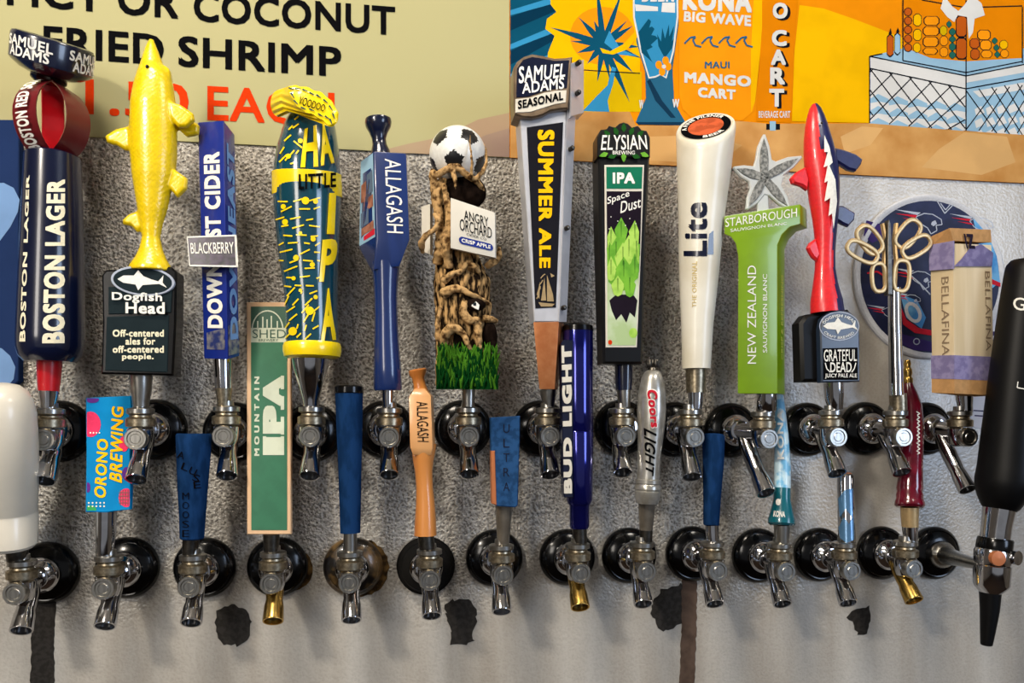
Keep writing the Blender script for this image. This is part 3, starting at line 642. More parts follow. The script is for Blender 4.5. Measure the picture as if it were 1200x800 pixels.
for i, (s_, x0, x1) in enumerate((('Off-centered', 132, 192), ('ales for', 147, 182), ('off-centered', 132, 192), ('people.', 143, 180))):
    y = 394 + i * 9.4; q.text(s_, on(box4(x0, y - 8, x1, y + .5), f), 'cream_print', .04)
q.build('lettering', h, recalc=False)
edges = [(46, 175, 180), (52, 172, 182), (62, 169, 186), (76, 165, 191), (86, 162, 199), (100, 158, 202), (120, 154.5, 204.5), (150, 153.5, 206), (180, 154, 206), (205, 156, 204), (225, 159, 199), (245, 162, 195), (262, 165, 190), (278, 167, 187), (292, 164, 190), (303, 159, 194), (312, 153, 199), (318, 152, 201)]
D2 = D + .008
q = MB(); q.lathe([((a + b) / 2, y, D2, (b - a) / 2) for y, a, b in edges], 'fish_yellow', 32, sq=.8)
q.slab([(186, 82), (192, 75), (198, 80), (200, 92), (190, 96)], D2 + .005, .01, 'fish_yellow', bev=.001)
for pl, dd, th in (([(156, 145), (135, 150), (122, 158), (124, 166), (136, 169), (147, 176), (156, 168)], D2 + .005, .009), ([(195, 116), (212, 122), (226, 132), (227, 140), (218, 148), (208, 148), (198, 136)], D2 + .012, .009),
                   ([(204, 140), (222, 138), (233, 146), (232, 156), (218, 159), (208, 150)], D2, .009), ([(196, 193), (206, 199), (219, 208), (218, 220), (207, 231), (203, 226), (194, 215)], D2 + .007, .009),
                   ([(166, 244), (150, 250), (142, 257), (143, 262), (153, 264), (160, 272), (166, 266)], D2 + .004, .008)):
    q.slab(pl, dd, th, 'fish_yellow', bev=.0025)
def scales(p): return .00022 * (1 if 0 < 1 else 0) * (abs(math.sin(p.x * 900)) * abs(math.sin(p.z * 900)))
fh = sub(q, 'fish', h, 'yellow fish figure', remesh=.0013, disp=lambda p: .00016 * math.sin(p.x * 1300) * math.sin(p.z * 1300))
q = MB(); q.ball(P(172.5, 78, D2 + .0135), .0018, 'black_plastic', 10, 6); sub(q, 'eye', h)
ferrule(t, [(165.5, 440, 12.5), (165.5, 456, 11.5), (165, 470, 9.5), (165, 476, 9)], 'brushed_steel')

# --- 3 blue box with blackberry plate
t, A = tap('tap with slim royal blue box handle crossed by a small dark purple name plate', UP, 275, 506, 261, 511, 266, 557)
d0, d1, d2 = .068, .086, .060
def qd(bl, br, tr, tl): return lambda x, y: None
top = [(232, 143, d0), (262, 141, d1), (275, 158, d2 + .004), (246, 158, d2 - .018)]
bot = [(239, 420, d0), (267, 421, d1), (281, 417, d2 + .004), (254, 417, d2 - .018)]
h = sub(MB().hexa(bot, top, 'royal_blue'), 'handle', t, bevel=.0012)
def face(bl, br, tr, tl, lift=.0006):
    """text mapping on a quad of (px,py,d) corners, lifted towards the lens"""
    W = [P(*c) for c in (bl, br, tr, tl)]; n = (W[1] - W[0]).cross(W[3] - W[0]).normalized()
    if n.dot(CAM - W[0]) < 0: n = -n
    return lambda u, v: (W[0] * (1 - u) + W[1] * u) * (1 - v) + (W[3] * (1 - u) + W[2] * u) * v + n * lift
q = MB()
F1 = lambda x0, y0, x1, y1: None
def onface(TL, TR, BR, BL, u0, v0, u1, v1, way='r', lift=.0006):
    """region (u right, v down, 0..1) of a face given by its four (px,py,d) corners"""
    W = [P(*c) for c in (TL, TR, BR, BL)]; n = (W[1] - W[0]).cross(W[3] - W[0]).normalized()
    if n.dot(CAM - W[0]) < 0: n = -n
    g = box4(u0, v0, u1, v1, way)
    def fn(u, v):
        a, b = bil(g, u, v)
        return (W[0] * (1 - a) + W[1] * a) * (1 - b) + (W[3] * (1 - a) + W[2] * a) * b + n * lift
    return fn
def inface(mb, TL, TR, BR, BL, poly, m, lift=.0005):
    fn = onface(TL, TR, BR, BL, 0, 0, 1, 1, 'r', lift); mb.add([fn(a, 1 - b) for a, b in poly], [list(range(len(poly)))], m, False)
fr = (top[0], top[1], bot[1], bot[0]); sd = (top[1], top[2], bot[2], bot[1])
q.text('DOWNEAST CIDER', onface(*fr, .20, .13, .84, .87, 'u'), 'white_print', .05)
q.text('DOWNEAST', onface(*sd, .2, .08, .85, .92, 'u'), 'pale_blue_print', .05)
mat('worn_silver', (168, 166, 170), .35, .6, scale=120, col2=(60, 74, 140), ramp=(.4, .62))
inface(q, *sd, [(.05, .86), (.95, .84), (.95, .985), (.05, .985)], 'worn_silver', .0004); inface(q, *fr, [(.15, .89), (.9, .87), (.9, .96), (.15, .96)], 'worn_silver', .0004)
q.build('lettering', h, recalc=False)
mat('berry_print', (52, 32, 62), .35, coat=.3, bump=.3, scale=160, col2=(20, 12, 26), ramp=(.4, .6))
pl0 = [(219, 277, d1 + .006), (276, 275, d1 + .010), (278, 313, d1 + .010), (222, 312, d1 + .006)]
q = MB(); W = [P(*c) for c in pl0]; q.loft([W, [p + Vector((0, .003, 0)) for p in W]], 'berry_print', smooth=False)
W2 = [P(*c) for c in ((219, 277, d1 + .006), (222, 312, d1 + .006), (225, 313, d0), (222, 278, d0))]; q.loft([W2, [p + Vector((.0015, 0, 0)) for p in W2]], 'white_print', smooth=False)
W3 = [P(*c) for c in ((276, 275, d1 + .010), (278, 313, d1 + .010), (277, 313, d2), (275, 275, d2))]; q.loft([W3, [p + Vector((.001, 0, 0)) for p in W3]], 'white_print', smooth=False)
np_ = sub(q, 'name_plate', h, 'dark purple plate')
q = MB(); q.text('BLACKBERRY', onface(*pl0, .06, .22, .95, .58), 'white_print', .01); stroke_pts = 0
for (a, b, c, e) in ((0, 0, 1, .05), (0, .95, 1, 1), (0, 0, .02, 1), (.98, 0, 1, 1)): inface(q, *pl0, [(a, b), (c, b), (c, e), (a, e)], 'white_print')
q.build('lettering', h, recalc=False)
ferrule(t, [(261, 421, 10.5), (261.5, 440, 10), (262, 455, 9.6)]); ferrule(t, [(262, 455, 9.7), (262.5, 468, 8), (262, 476, 7)], 'dull_brass', 'brass coloured ring', name='ring')

# --- 4 teal and yellow egg shape
t, A = tap('tap with bulging teal handle covered in yellow letters and dashes under a yellow cap', UP, 366, 507, 363, 511, 363, 557)
D = .074
mat('deep_teal', (10, 66, 84), .16, coat=.8, scale=40, var=.2); mat('bright_yellow', (250, 218, 8), .25, coat=.5, scale=40)
body = [(365, 118, D, 12), (365, 124, D, 17), (364, 135, D, 24), (363, 150, D, 30), (361, 175, D, 35.5), (360, 200, D, 38.3), (360, 225, D, 39), (360.5, 255, D, 37.5), (361.5, 290, D, 35), (363, 320, D, 32.5), (364.5, 345, D, 30.5), (365.5, 370, D, 29.5), (366, 403, D, 30)]
h = sub(MB().lathe(body, 'deep_teal', 56), 'handle', t)
q = MB(); f = skin(body, .0012)
band = [[], []]
q.rev(P(360, 216, D), (0, -.2, 1), [(-.0125, .037), (-.012, 40.2 * S(360, D)), (.0115, 39.6 * S(360, D)), (.012, .036)], 'bright_yellow', 56, caps=(False, False))
bd = sub(q, 'band', h, 'yellow band'); 
q = MB(); q.text('LITTLE', on([(350, 222), (394, 219), (394, 202), (350, 204)], skin([(360, 150, D, 40.4), (360, 260, D, 40.4)])), 'black_print', .03, (16, 2)); q.build('lettering', bd.parent, recalc=False)
q = MB()
for ch, Q4 in (('H', [(352, 196), (373, 195), (371, 146), (357, 151)]), ('A', [(376, 194), (392, 190), (384, 144), (374, 145)]), ('I', [(383, 274), (392, 274), (394, 226), (386, 226)]), ('P', [(374, 330), (390, 330), (397, 279), (378, 281)]), ('A', [(376, 400), (394, 398), (390, 337), (380, 338)])):
    q.text(ch, on(Q4, skin(body, .0016)), 'bright_yellow', .045, (5, 4), thick=(0, .0025, 0))
q.build('raised_letters', h, recalc=False)
rnd = random.Random(11); q = MB(); f2 = skin(body, .0008)
marks = [(327, 190, 336, 181), (340, 192, 346, 190), (338, 152, 343, 147), (345, 140, 350, 136), (343, 150, 350, 145), (333, 165, 341, 158), (344, 165, 354, 173), (334, 188, 345, 176), (328, 180, 333, 172), (347, 180, 350, 176)]
for y in range(236, 400, 10):
    x = 321 + (y - 230) * .06 + rnd.uniform(0, 9)
    while x < 371 + (2 if y < 330 else 0):
        L = rnd.uniform(5, 17); a = rnd.uniform(-.35, .05) if y < 345 else rnd.uniform(-1.3, -.5)
        if y > 345: L *= .8
        x2 = min(x + L * math.cos(a), 375); marks.append((x, y + rnd.uniform(-2, 2), x2, y + L * math.sin(a))); x += L * math.cos(a) + rnd.uniform(4, 9)
for (a, b, c, e) in marks:
    n_ = 3
    for i in range(n_): q.sheet(line_poly(a + (c - a) * i / n_, b + (e - b) * i / n_, a + (c - a) * (i + 1) / n_, b + (e - b) * (i + 1) / n_, 1.7), 'bright_yellow', df=f2)
for (a, b, r) in ((358, 235, 4.5), (334, 260, 3.5), (352, 273, 2.2), (367, 280, 3), (347, 302, 3.5), (366, 310, 3), (344, 326, 2.5), (363, 364, 5), (343, 388, 5), (370, 348, 2.6), (352, 340, 2.2), (338, 183, 3), (352, 165, 3), (332, 242, 3), (370, 236, 3)): q.sheet(disc_pts(a, b, r, r, 12), 'bright_yellow', df=f2)
q.build('painted_marks', h, recalc=False)['kind'] = 'stuff'
q = MB(); q.lathe([(366, 401, D, 28), (366, 402, D, 32), (366, 406, D, 33.5), (366, 412, D, 33.5), (366, 418, D, 32), (366, 420, D, 27)], 'bright_yellow', 48); sub(q, 'base_ring', h, 'yellow base ring')
# crown cap
A0 = [(330 + 14 * math.cos(a) * .6, 119 + 17 * math.sin(a)) for a in [2 * math.pi * i / 36 for i in range(36)]]
fc = [(338 + 0, 101), (347, 99), (352, 102), (360, 101), (368, 106), (376, 107), (383, 114), (389, 118), (393, 126), (397, 132), (396, 142), (391, 148), (385, 149), (379, 142), (372, 139), (366, 134), (358, 133), (352, 128), (346, 124), (342, 116), (338, 110)]
def resample(pl, n):
    L = [0]
    for i in range(len(pl)): a = pl[i]; b = pl[(i + 1) % len(pl)]; L.append(L[-1] + math.hypot(a[0] - b[0], a[1] - b[1]))
    out = []
    for k in range(n):
        s_ = L[-1] * k / n; i = max(j for j in range(len(pl)) if L[j] <= s_); t_ = (s_ - L[i]) / (L[i + 1] - L[i]); a = pl[i]; b = pl[(i + 1) % len(pl)]
        out.append((a[0] + (b[0] - a[0]) * t_, a[1] + (b[1] - a[1]) * t_))
    return out
fr_ = resample(fc, 48)
A1 = [(340 + 11 * math.cos(-2.2 + 2 * math.pi * i / 48) * 1.0, 116 + 15 * math.sin(-2.2 + 2 * math.pi * i / 48)) for i in range(48)]
A0 = [(327 + 10 * math.cos(-2.2 + 2 * math.pi * i / 48) * 1.0, 121 + 16 * math.sin(-2.2 + 2 * math.pi * i / 48)) for i in range(48)]
q = MB(); rg = lambda pl, d, k=0: [P(x, y, d + k * .0016 * math.cos(i * math.pi / 2)) for i, (x, y) in enumerate(pl)]
mid_ = [((a[0] * 0.35 + b[0] * .65), (a[1] * .35 + b[1] * .65)) for a, b in zip(A1, fr_)]
q.loft([rg(A0, .085, 0), rg(A0, .092, 1), rg(A1, .108, 1), rg(mid_, .122, 1), rg(fr_, .128, .6), rg([((x - 368) * .93 + 368, (y - 124) * .9 + 124) for x, y in fr_], .130)], 'bright_yellow', smooth=True)
cc = sub(q, 'crown_cap', h, 'yellow crown cap', angle=50)
q = MB(); ff = flat(.1312)
q.text('VOODOO', on([(349, 122), (380, 131), (382, 123), (352, 112)], ff), 'black_print', .01)
for (x, y, a) in ((342, 104, .3), (350, 104, 0), (358, 106, .4), (366, 110, .5), (374, 113, .6), (382, 119, .7), (388, 127, 1), (391, 136, 1.2), (384, 138, .6), (376, 135, .5), (366, 129, .4), (356, 127, .4), (347, 120, .8), (343, 112, 1), (388, 143, 1.2)):
    q.sheet(line_poly(x - 4 * math.cos(a), y - 4 * math.sin(a), x + 3 * math.cos(a), y + 3 * math.sin(a), 2.0, .8), 'deep_teal', df=ff)
q.build('printed_mark', h, recalc=False)
ferrule(t, [(364, 420, 21.5), (364, 430, 20), (364, 445, 16), (364, 458, 12), (364, 470, 9), (364, 476, 8.5)], 'chrome', 'wide polished metal cup')

# --- 5 blue wooden paddle with knob
t, A = tap('tap with glossy blue handle, flared knob on top and white letters down its block', UP, 451, 503, 456, 512, 456, 556)
D = .076
mat('blue_lacquer', (26, 48, 104), .25, coat=.6, bump=.15, scale=60, var=.25, stretch=(1, 1, .1))
top = [(438, 177, D + .018), (476, 179.5, D + .020), (479, 178, D - .010), (423, 186, D - .014)]
bot = [(440, 279, D + .018), (480, 281, D + .020), (479, 282, D - .010), (423, 292, D - .014)]
b2 = [(437, 322, D + .011), (467, 322, D + .012), (467, 322, D - .010), (437, 322, D - .011)]
top = [(438, 177, D + .018), (476, 179.5, D + .020), (477, 182, D - .012), (423, 188, D - .006)]
bot = [(441, 279, D + .018), (480, 281, D + .020), (477, 283, D - .012), (421, 291, D - .006)]
b2 = [(438, 316, D + .013), (468, 312, D + .014), (466, 318, D - .008), (437, 320, D - .006)]
q = MB(); q.hexa(b2, top, 'blue_lacquer', [bot])
h = q.build('handle', t, bevel=.0015)
q = MB()
q.lathe([(452, 308, D, 16.5), (452, 330, D, 14.2), (452, 350, D, 13.2), (452.5, 370, D, 13.2), (453, 400, D, 14.2), (454, 430, D, 15.6), (454.5, 455, D, 16.4), (454.5, 457.5, D, 15)], 'blue_lacquer', 36); sub(q, 'shaft', h)
q = MB(); q.lathe([(446, 182, D, 12), (446, 177, D, 11), (445, 170, D, 8.5), (444, 163, D, 8.2), (443.5, 156, D, 10.5), (443.3, 149, D, 14.5), (443.3, 144, D, 15.6), (443.3, 140, D, 15), (443.3, 138.5, D, 12)], 'navy', 36); sub(q, 'knob', h)
q = MB(); FR = (top[0], top[1], bot[1], bot[0]); q.text('ALLAGASH', onface(*FR, .33, .08, .82, .93, 'd'), 'white_print', .0); q.build('lettering', h, recalc=False)
mat('picture_sky', (138, 172, 196), .4, scale=20); mat('picture_brown', (120, 76, 60), .4, scale=60, col2=(160, 110, 90)); mat('picture_grey', (88, 104, 124), .4, scale=60)
SDq = (top[3], top[0], bot[0], bot[3]); q = MB()
inface(q, *SDq, [(.03, .02), (.97, .02), (.97, .98), (.03, .98)], 'picture_sky', .0006)
for (a, b, c, e, m_) in ((.1, .3, .45, .5, 'picture_brown'), (.5, .22, .9, .45, 'picture_grey'), (.3, .5, .9, .62, 'picture_brown'), (.1, .62, .6, .78, 'picture_grey'), (.15, .8, .9, .88, 'picture_brown'), (.3, .9, .95, .95, 'print_red')): inface(q, *SDq, [(a, b), (c, b - .02), (c, e), (a, e)], m_, .0008)
q.build('side_picture', h, recalc=False)
ferrule(t, [(454.5, 457, 6.8), (454.5, 470, 6.4), (455, 477, 6.2)])

# --- 6 tree with football
t, A = tap('tap with gnarled tree handle carrying a black and white football and white sign', UP, 542, 502, 550, 511, 550, 555)
D = .082
mat('bark', (190, 152, 102), .55, bump=1.0, scale=130, col2=(30, 22, 16), ramp=(.45, .62), stretch=(1.6, 1.6, .5)); mat('root_tan', (186, 150, 102), .45, bump=.8, scale=170, col2=(70, 48, 28), ramp=(.36, .56)); mat('bark_dark', (30, 22, 18), .5, bump=1, scale=120, var=.5)
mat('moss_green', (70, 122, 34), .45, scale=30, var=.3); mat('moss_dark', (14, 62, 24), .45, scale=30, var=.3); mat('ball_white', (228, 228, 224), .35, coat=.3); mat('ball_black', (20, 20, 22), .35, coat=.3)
D = .080; q = MB(); q.lathe([(544, 452, D, 33), (544, 440, D, 34), (543, 400, D, 32), (543, 360, D, 33), (541, 330, D, 33), (538, 310, D, 27), (536, 290, D, 22), (536, 240, D, 24), (537, 215, D, 26), (537, 205, D, 20)], 'bark', 40, sq=.92)
h = sub(q, 'handle', t, 'bark textured trunk', remesh=.0016, disp=lambda p: .0022 * (abs(noise.noise(Vector((p.x * 180, p.y * 180, p.z * 45)))) * 2 - .6))
def wp(pts): return [P(*p) for p in pts]
def smoothp(pts, k=4):
    out = []; n = len(pts)
    for i in range(n - 1):
        p0 = pts[max(i - 1, 0)]; p1 = pts[i]; p2 = pts[i + 1]; p3 = pts[min(i + 2, n - 1)]
        for j in range(k):
            t_ = j / k; out.append(tuple(.5 * ((2 * p1[a]) + (-p0[a] + p2[a]) * t_ + (2 * p0[a] - 5 * p1[a] + 4 * p2[a] - p3[a]) * t_ ** 2 + (-p0[a] + 3 * p1[a] - 3 * p2[a] + p3[a]) * t_ ** 3) for a in range(len(p1))))
    out.append(pts[-1]); return out
s1 = S(540, .1)
br = [([(506, 200, .10), (512, 205, .112), (524, 198, .116), (536, 196, .118), (548, 206, .116), (560, 214, .11), (567, 226, .10)], (4, 5, 5, 5, 4.5, 4, 3)),
      ([(513, 240, .10), (511, 225, .10), (508, 212, .10), (505, 203, .098)], (9, 8, 6, 4)),
      ([(512, 310, .102), (516, 280, .108), (514, 250, .104), (512, 228, .104), (518, 210, .106)], (7, 7, 7, 6, 4)),
      ([(526, 315, .112), (524, 285, .116), (527, 255, .114), (523, 232, .112), (520, 214, .11)], (6, 7, 6, 5, 3)),
      ([(508, 250, .112), (514, 258, .116), (510, 268, .118), (500, 275, .116), (494, 285, .11), (496, 296, .10)], (3, 4, 4, 4, 5, 3)),
      ([(526, 264, .118), (534, 262, .122), (539, 260, .126)], (3, 2, .8)),
      ([(530, 199, .118), (533, 210, .122), (534, 222, .122)], (4, 3.4, 1)),
      ([(552, 210, .12), (553, 190, .128), (551, 170, .126), (551, 158, .122)], (3, 2.2, 1.8, .8)),
      ([(558, 210, .11), (566, 200, .112), (570, 188, .11), (568, 172, .1), (563, 165, .09)], (3.5, 3, 2.6, 2, 1)),
      ([(585, 290, .09), (584, 302, .098), (576, 308, .104), (570, 312, .10)], (3, 5, 6, 5)),
      ([(520, 330, .112), (528, 322, .118), (540, 318, .116), (548, 308, .118), (556, 312, .118), (562, 320, .112)], (6, 5, 4, 4, 4, 3)),
      ([(518, 345, .108), (535, 338, .116), (550, 344, .118), (562, 350, .112), (574, 356, .10)], (8, 6, 4, 4, 3)),
      ([(545, 352, .116), (543, 366, .12), (552, 376, .12), (562, 372, .116)], (4, 6, 6, 3)),
      ([(520, 404, .110), (522, 392, .116), (530, 384, .12), (542, 390, .12), (548, 402, .122), (551, 412, .116)], (6, 7, 7, 5, 4, 3)),
      ([(566, 372, .112), (574, 374, .11), (582, 376, .104)], (5, 5, 4)),
      ([(560, 378, .114), (560, 392, .118), (562, 410, .116)], (6, 6, 4)),
      ([(514, 400, .104), (513, 380, .104), (516, 360, .106)], (5, 4, 3))]
q = MB()
for pts, rr in br:
    z = smoothp([p + (r,) for p, r in zip(pts, rr)]); q.tube([P(a, b, c - (.006 if b > 300 else .001)) for a, b, c, r in z], [r * s1 * .85 for a, b, c, r in z], 'root_tan', 10)
sub(q, 'branches', h, 'twisted tan branches and roots', remesh=.0013, disp=lambda p: .0010 * noise.noise(p * 260))
# hollow
q = MB(); q.ball(P(545, 225, .098), 24 * s1, 'bark_dark', 20, 12, (1.05, .5, .9)); sub(q, 'hollow', h, 'black hollow under the ball'); q = MB(); q.ball(P(541, 400, .106), 10 * s1, 'bark_dark', 14, 8, (1, .4, 1.6)); sub(q, 'hollow', h, 'black hollow'); q = MB(); q.ball(P(574, 395, .102), 10 * s1, 'bark_dark', 14, 8, (.9, .5, 1.9)); sub(q, 'hollow', h, 'black hollow'); q = MB(); q.ball(P(557, 357, .110), 11 * s1, 'bark_dark', 14, 8, (1.1, .4, .7))
sub(q, 'hollow', h, 'black hollow round the eye')
q = MB(); q.slab([(552, 358), (558, 353), (562, 357), (561, 363), (556, 361)], .1180, .002, 'white_print', bev=.0002); q.slab([(554, 355), (558, 354), (558, 358), (555, 358)], .1184, .001, 'slate', bev=0); sub(q, 'eye', h)
# football
import itertools
bc = P(536.5, 182, .092); brad = 33.2 * S(536, .092)
ph = (1 + 5 ** .5) / 2
ico = [Vector(v).normalized() for v in [(0, a, b * ph) for a in (1, -1) for b in (1, -1)] + [(a, b * ph, 0) for a in (1, -1) for b in (1, -1)] + [(b * ph, 0, a) for a in (1, -1) for b in (1, -1)]]
# turn one vertex towards the seen patches
def dirpx(px, py):
    d = ray(px, py); o = CAM - bc; A_ = d.dot(d); B_ = 2 * o.dot(d); c_ = o.dot(o) - brad * brad; Dd = B_ * B_ - 4 * A_ * c_
    t_ = (-B_ - math.sqrt(max(Dd, 0))) / (2 * A_); return (CAM + d * t_ - bc).normalized()
v1, v2 = dirpx(532, 188), dirpx(549, 161)
def fr3(a, b): a = a.normalized(); c = a.cross(b).normalized(); return Matrix((a, c.cross(a) * -1 if False else c.cross(a), c)).transposed()
i0 = ico[0]; i1 = max(ico[1:], key=lambda v: v.dot(i0)); Rm = fr3(v1, v2) @ fr3(i0, i1).transposed(); ico = [Rm @ v for v in ico]
q = MB(); bmt = bmesh.new(); bmesh.ops.create_icosphere(bmt, subdivisions=5, radius=1)
vs = [v.co.copy() for v in bmt.verts]; white = []; black = []
nb = {i: [j for j in range(12) if j != i and ico[i].dot(ico[j]) > .4] for i in range(12)}
def pent(p):
    i = max(range(12), key=lambda k: ico[k].dot(p)); c = ico[i]
    m_ = max((p - c * p.dot(c)).dot((ico[j] - c * ico[j].dot(c)).normalized()) for j in nb[i]); return m_
for f_ in bmt.faces:
    c = f_.calc_center_median().normalized(); (black if pent(c) < .29 else white).append([v.index for v in f_.verts])
w = [bc + v * brad for v in vs]; q.add(w, white, 'ball_white'); q.add(w, black, 'ball_black'); bmt.free()
sub(q, 'football', h, 'black and white football', recalc=False)
q = MB()
sg = [(528, 231.5, .126), (580, 249, .118), (580.5, 302, .118), (528, 290.5, .126)]; W = [P(*c) for c in sg]; q.loft([W, [p + Vector((0.002, .0065, 0)) for p in W]], 'white_plastic', smooth=False)
sgn = sub(q, 'sign', h, 'square white sign', bevel=.0006)
q = MB(); q.text('ANGRY', onface(*sg, .30, .16, .84, .36), 'black_print', .0, shear=-.1); q.text('ORCHARD', onface(*sg, .2, .36, .92, .60), 'black_print', .0); q.text('CIDER CO', onface(*sg, .35, .62, .8, .67), 'slate', 0)
pill = [(.2 + .05 * (1 - math.cos(a)) * 1, .755 + .065 * math.sin(a)) for a in ()]
def pillp(u0, v0, u1, v1, n=6):
    r = (v1 - v0) / 2; c = (v0 + v1) / 2; rr = r * 1.0
    return [(u0 + rr - rr * math.sin(math.pi * i / n), c - r * math.cos(math.pi * i / n)) for i in range(n + 1)] + [(u1 - rr + rr * math.sin(math.pi * i / n), c + r * math.cos(math.pi * i / n)) for i in range(n + 1)]
inface(q, *sg, pillp(.18, .72, .95, .87), 'royal_blue', .0006); q.text('CRISP APPLE', onface(*sg, .24, .755, .89, .835, 'r', .0009), 'white_print', .03); q.build('lettering', h, recalc=False)
q = MB(); W = [P(*c) for c in ((494, 242, .088), (504, 239, .096), (504, 298, .096), (494, 294, .088))]; q.loft([W, [p + Vector((0.003, .005, 0)) for p in W]], 'white_plastic', smooth=False); sub(q, 'sign', h, 'edge of the second white sign')
rnd = random.Random(5); q = MB()
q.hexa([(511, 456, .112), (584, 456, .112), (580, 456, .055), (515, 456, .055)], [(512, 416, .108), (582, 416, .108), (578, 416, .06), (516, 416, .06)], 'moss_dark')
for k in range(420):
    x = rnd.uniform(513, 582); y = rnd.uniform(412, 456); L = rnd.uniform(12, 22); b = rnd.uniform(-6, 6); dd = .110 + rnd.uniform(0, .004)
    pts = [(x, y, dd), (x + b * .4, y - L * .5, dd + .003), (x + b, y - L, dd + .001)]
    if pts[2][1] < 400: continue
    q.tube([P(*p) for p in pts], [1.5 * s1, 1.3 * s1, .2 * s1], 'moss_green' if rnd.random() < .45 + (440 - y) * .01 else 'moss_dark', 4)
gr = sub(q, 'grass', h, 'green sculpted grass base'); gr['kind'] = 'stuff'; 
ferrule(t, [(549, 456, 8), (549, 470, 7.4), (549, 477, 7)], 'brushed_steel')

# --- 7 summer ale
t, A = tap('tap with tapering pale handle, yellow letters on black panel, navy shield and copper base', UP, 633, 502, 645, 511, 645, 556)
D = .076
mat('silver_paint', (206, 208, 216), .3, .3, coat=.3, scale=60); mat('bronze', (150, 128, 104), .35, .7, scale=60, var=.3); mat('copper_paint', (206, 138, 88), .35, .55, scale=80, col2=(186, 112, 66), ramp=(.35, .7)); mat('panel_black', (30, 30, 36), .4, scale=60)
q = MB(); q.slab([(609, 132), (664, 130), (656.5, 377), (626, 377)], D + .018, .034, 'silver_paint', bev=.001)
h = sub(q, 'handle', t)
q = MB(); W = [P(*c) for c in ((666, 100, D + .020), (676, 100, D + .008), (664, 377, D + .008), (655, 377, D + .020))]; q.loft([W, [p + Vector((-.001, .03, 0)) for p in W]], 'silver_paint', smooth=False); 
W = [P(*c) for c in ((669, 74, D + .026), (684, 70, D + .006), (684, 132, D + .006), (669, 136, D + .026))]; q.loft([W, [p + Vector((-.002, .02, 0)) for p in W]], 'silver_paint', smooth=False)
rl = sub(q, 'side_rail', h, 'pale metal side rail')
for (x, y, d_) in ((676, 75, .024), (675.5, 110, .024), (668, 175, .021), (662.5, 268, .021), (658.5, 361, .021)):
    q = MB(); q.rev(P(x, y, D + d_ - .006), (.35, -1, 0), [(0, .0028), (.006, .0028), (.0075, .0016), (.0078, .0001)], 'dark_steel', 14); sub(q, 'screw', h)
q = MB(); q.slab([(617.5, 149), (660, 143), (651.5, 360), (627.5, 361)], D + .0190, .0015, 'panel_black', bev=.0003); sub(q, 'panel', h, 'black front panel')
f = flat(D + .0196); q = MB(); q.text('SUMMER ALE', on([(630, 152), (632, 314), (645, 314), (650, 152)], f), 'yellow_print', .05)
for pl_ in ([(631, 354), (650, 356), (647, 359), (634, 359)], [(634, 352), (638, 325), (640, 352)], [(641, 353), (641, 322), (648, 345), (649, 353)], [(629, 345), (633, 330), (632, 350)], [(645, 320), (650, 323), (646, 325)]): q.sheet(pl_, 'gold', df=f)
for k in range(4): stroke(q, [(629 + k * 1.5, 350 - k * 8), (631 + k * 2, 346 - k * 8), (630 + k * 3, 342 - k * 7)], 1.2, 'gold', f)
q.build('lettering', h, recalc=False)
hd = [(602, 79), (606, 72), (614, 66), (624, 63), (636, 65), (650, 68), (662, 67.5), (671, 66), (668, 100), (666, 127), (656, 128), (645, 130), (636, 135), (624, 138), (612, 137), (603, 134), (602, 110)]
q = MB(); q.slab(hd, D + .026, .032, 'bronze', bev=.0016); hs = sub(q, 'shield', h, 'bronze framed navy shield')
q = MB(); q.slab([(606, 80), (613, 70), (624, 66.5), (636, 68.5), (650, 71), (667, 70.5), (664.5, 103), (650, 104), (636, 107), (620, 113), (605, 114)], D + .0268, .0018, 'navy', bev=.0003)
q.slab([(604, 116), (622, 114), (638, 108.5), (652, 106), (664, 105.5), (663, 120), (650, 122), (638, 126), (622, 131), (604, 132)], D + .0268, .0018, 'white_plastic', bev=.0003)
sub(q, 'shield_panel', h)
f = flat(D + .0274); q = MB()
q.text('SAMUEL', on([(608, 98), (662, 90), (664, 74), (608, 78)], f), 'white_print', .02, (6, 2)); q.text('ADAMS', on([(612, 110), (661, 104), (661, 90), (612, 97)], f), 'white_print', .02, (6, 2)); q.text('SEASONAL', on([(607, 128), (660, 117), (660, 107), (607, 118)], f), 'black_print', .04, (6, 2)); q.build('lettering', h, recalc=False)
q = MB(); q.hexa([(632, 456, D + .012), (650, 456, D + .013), (654, 456, D - .010), (634, 456, D - .012)], [(625, 377, D + .017), (655, 377, D + .018), (661, 377, D - .012), (627, 377, D - .016)], 'copper_paint'); sub(q, 'base_block', h, 'copper coloured base', bevel=.001)
ferrule(t, [(642.5, 456, 9.8), (642.5, 463, 9.4), (643, 474, 6.6), (643.5, 478, 6.4)], 'brushed_steel')

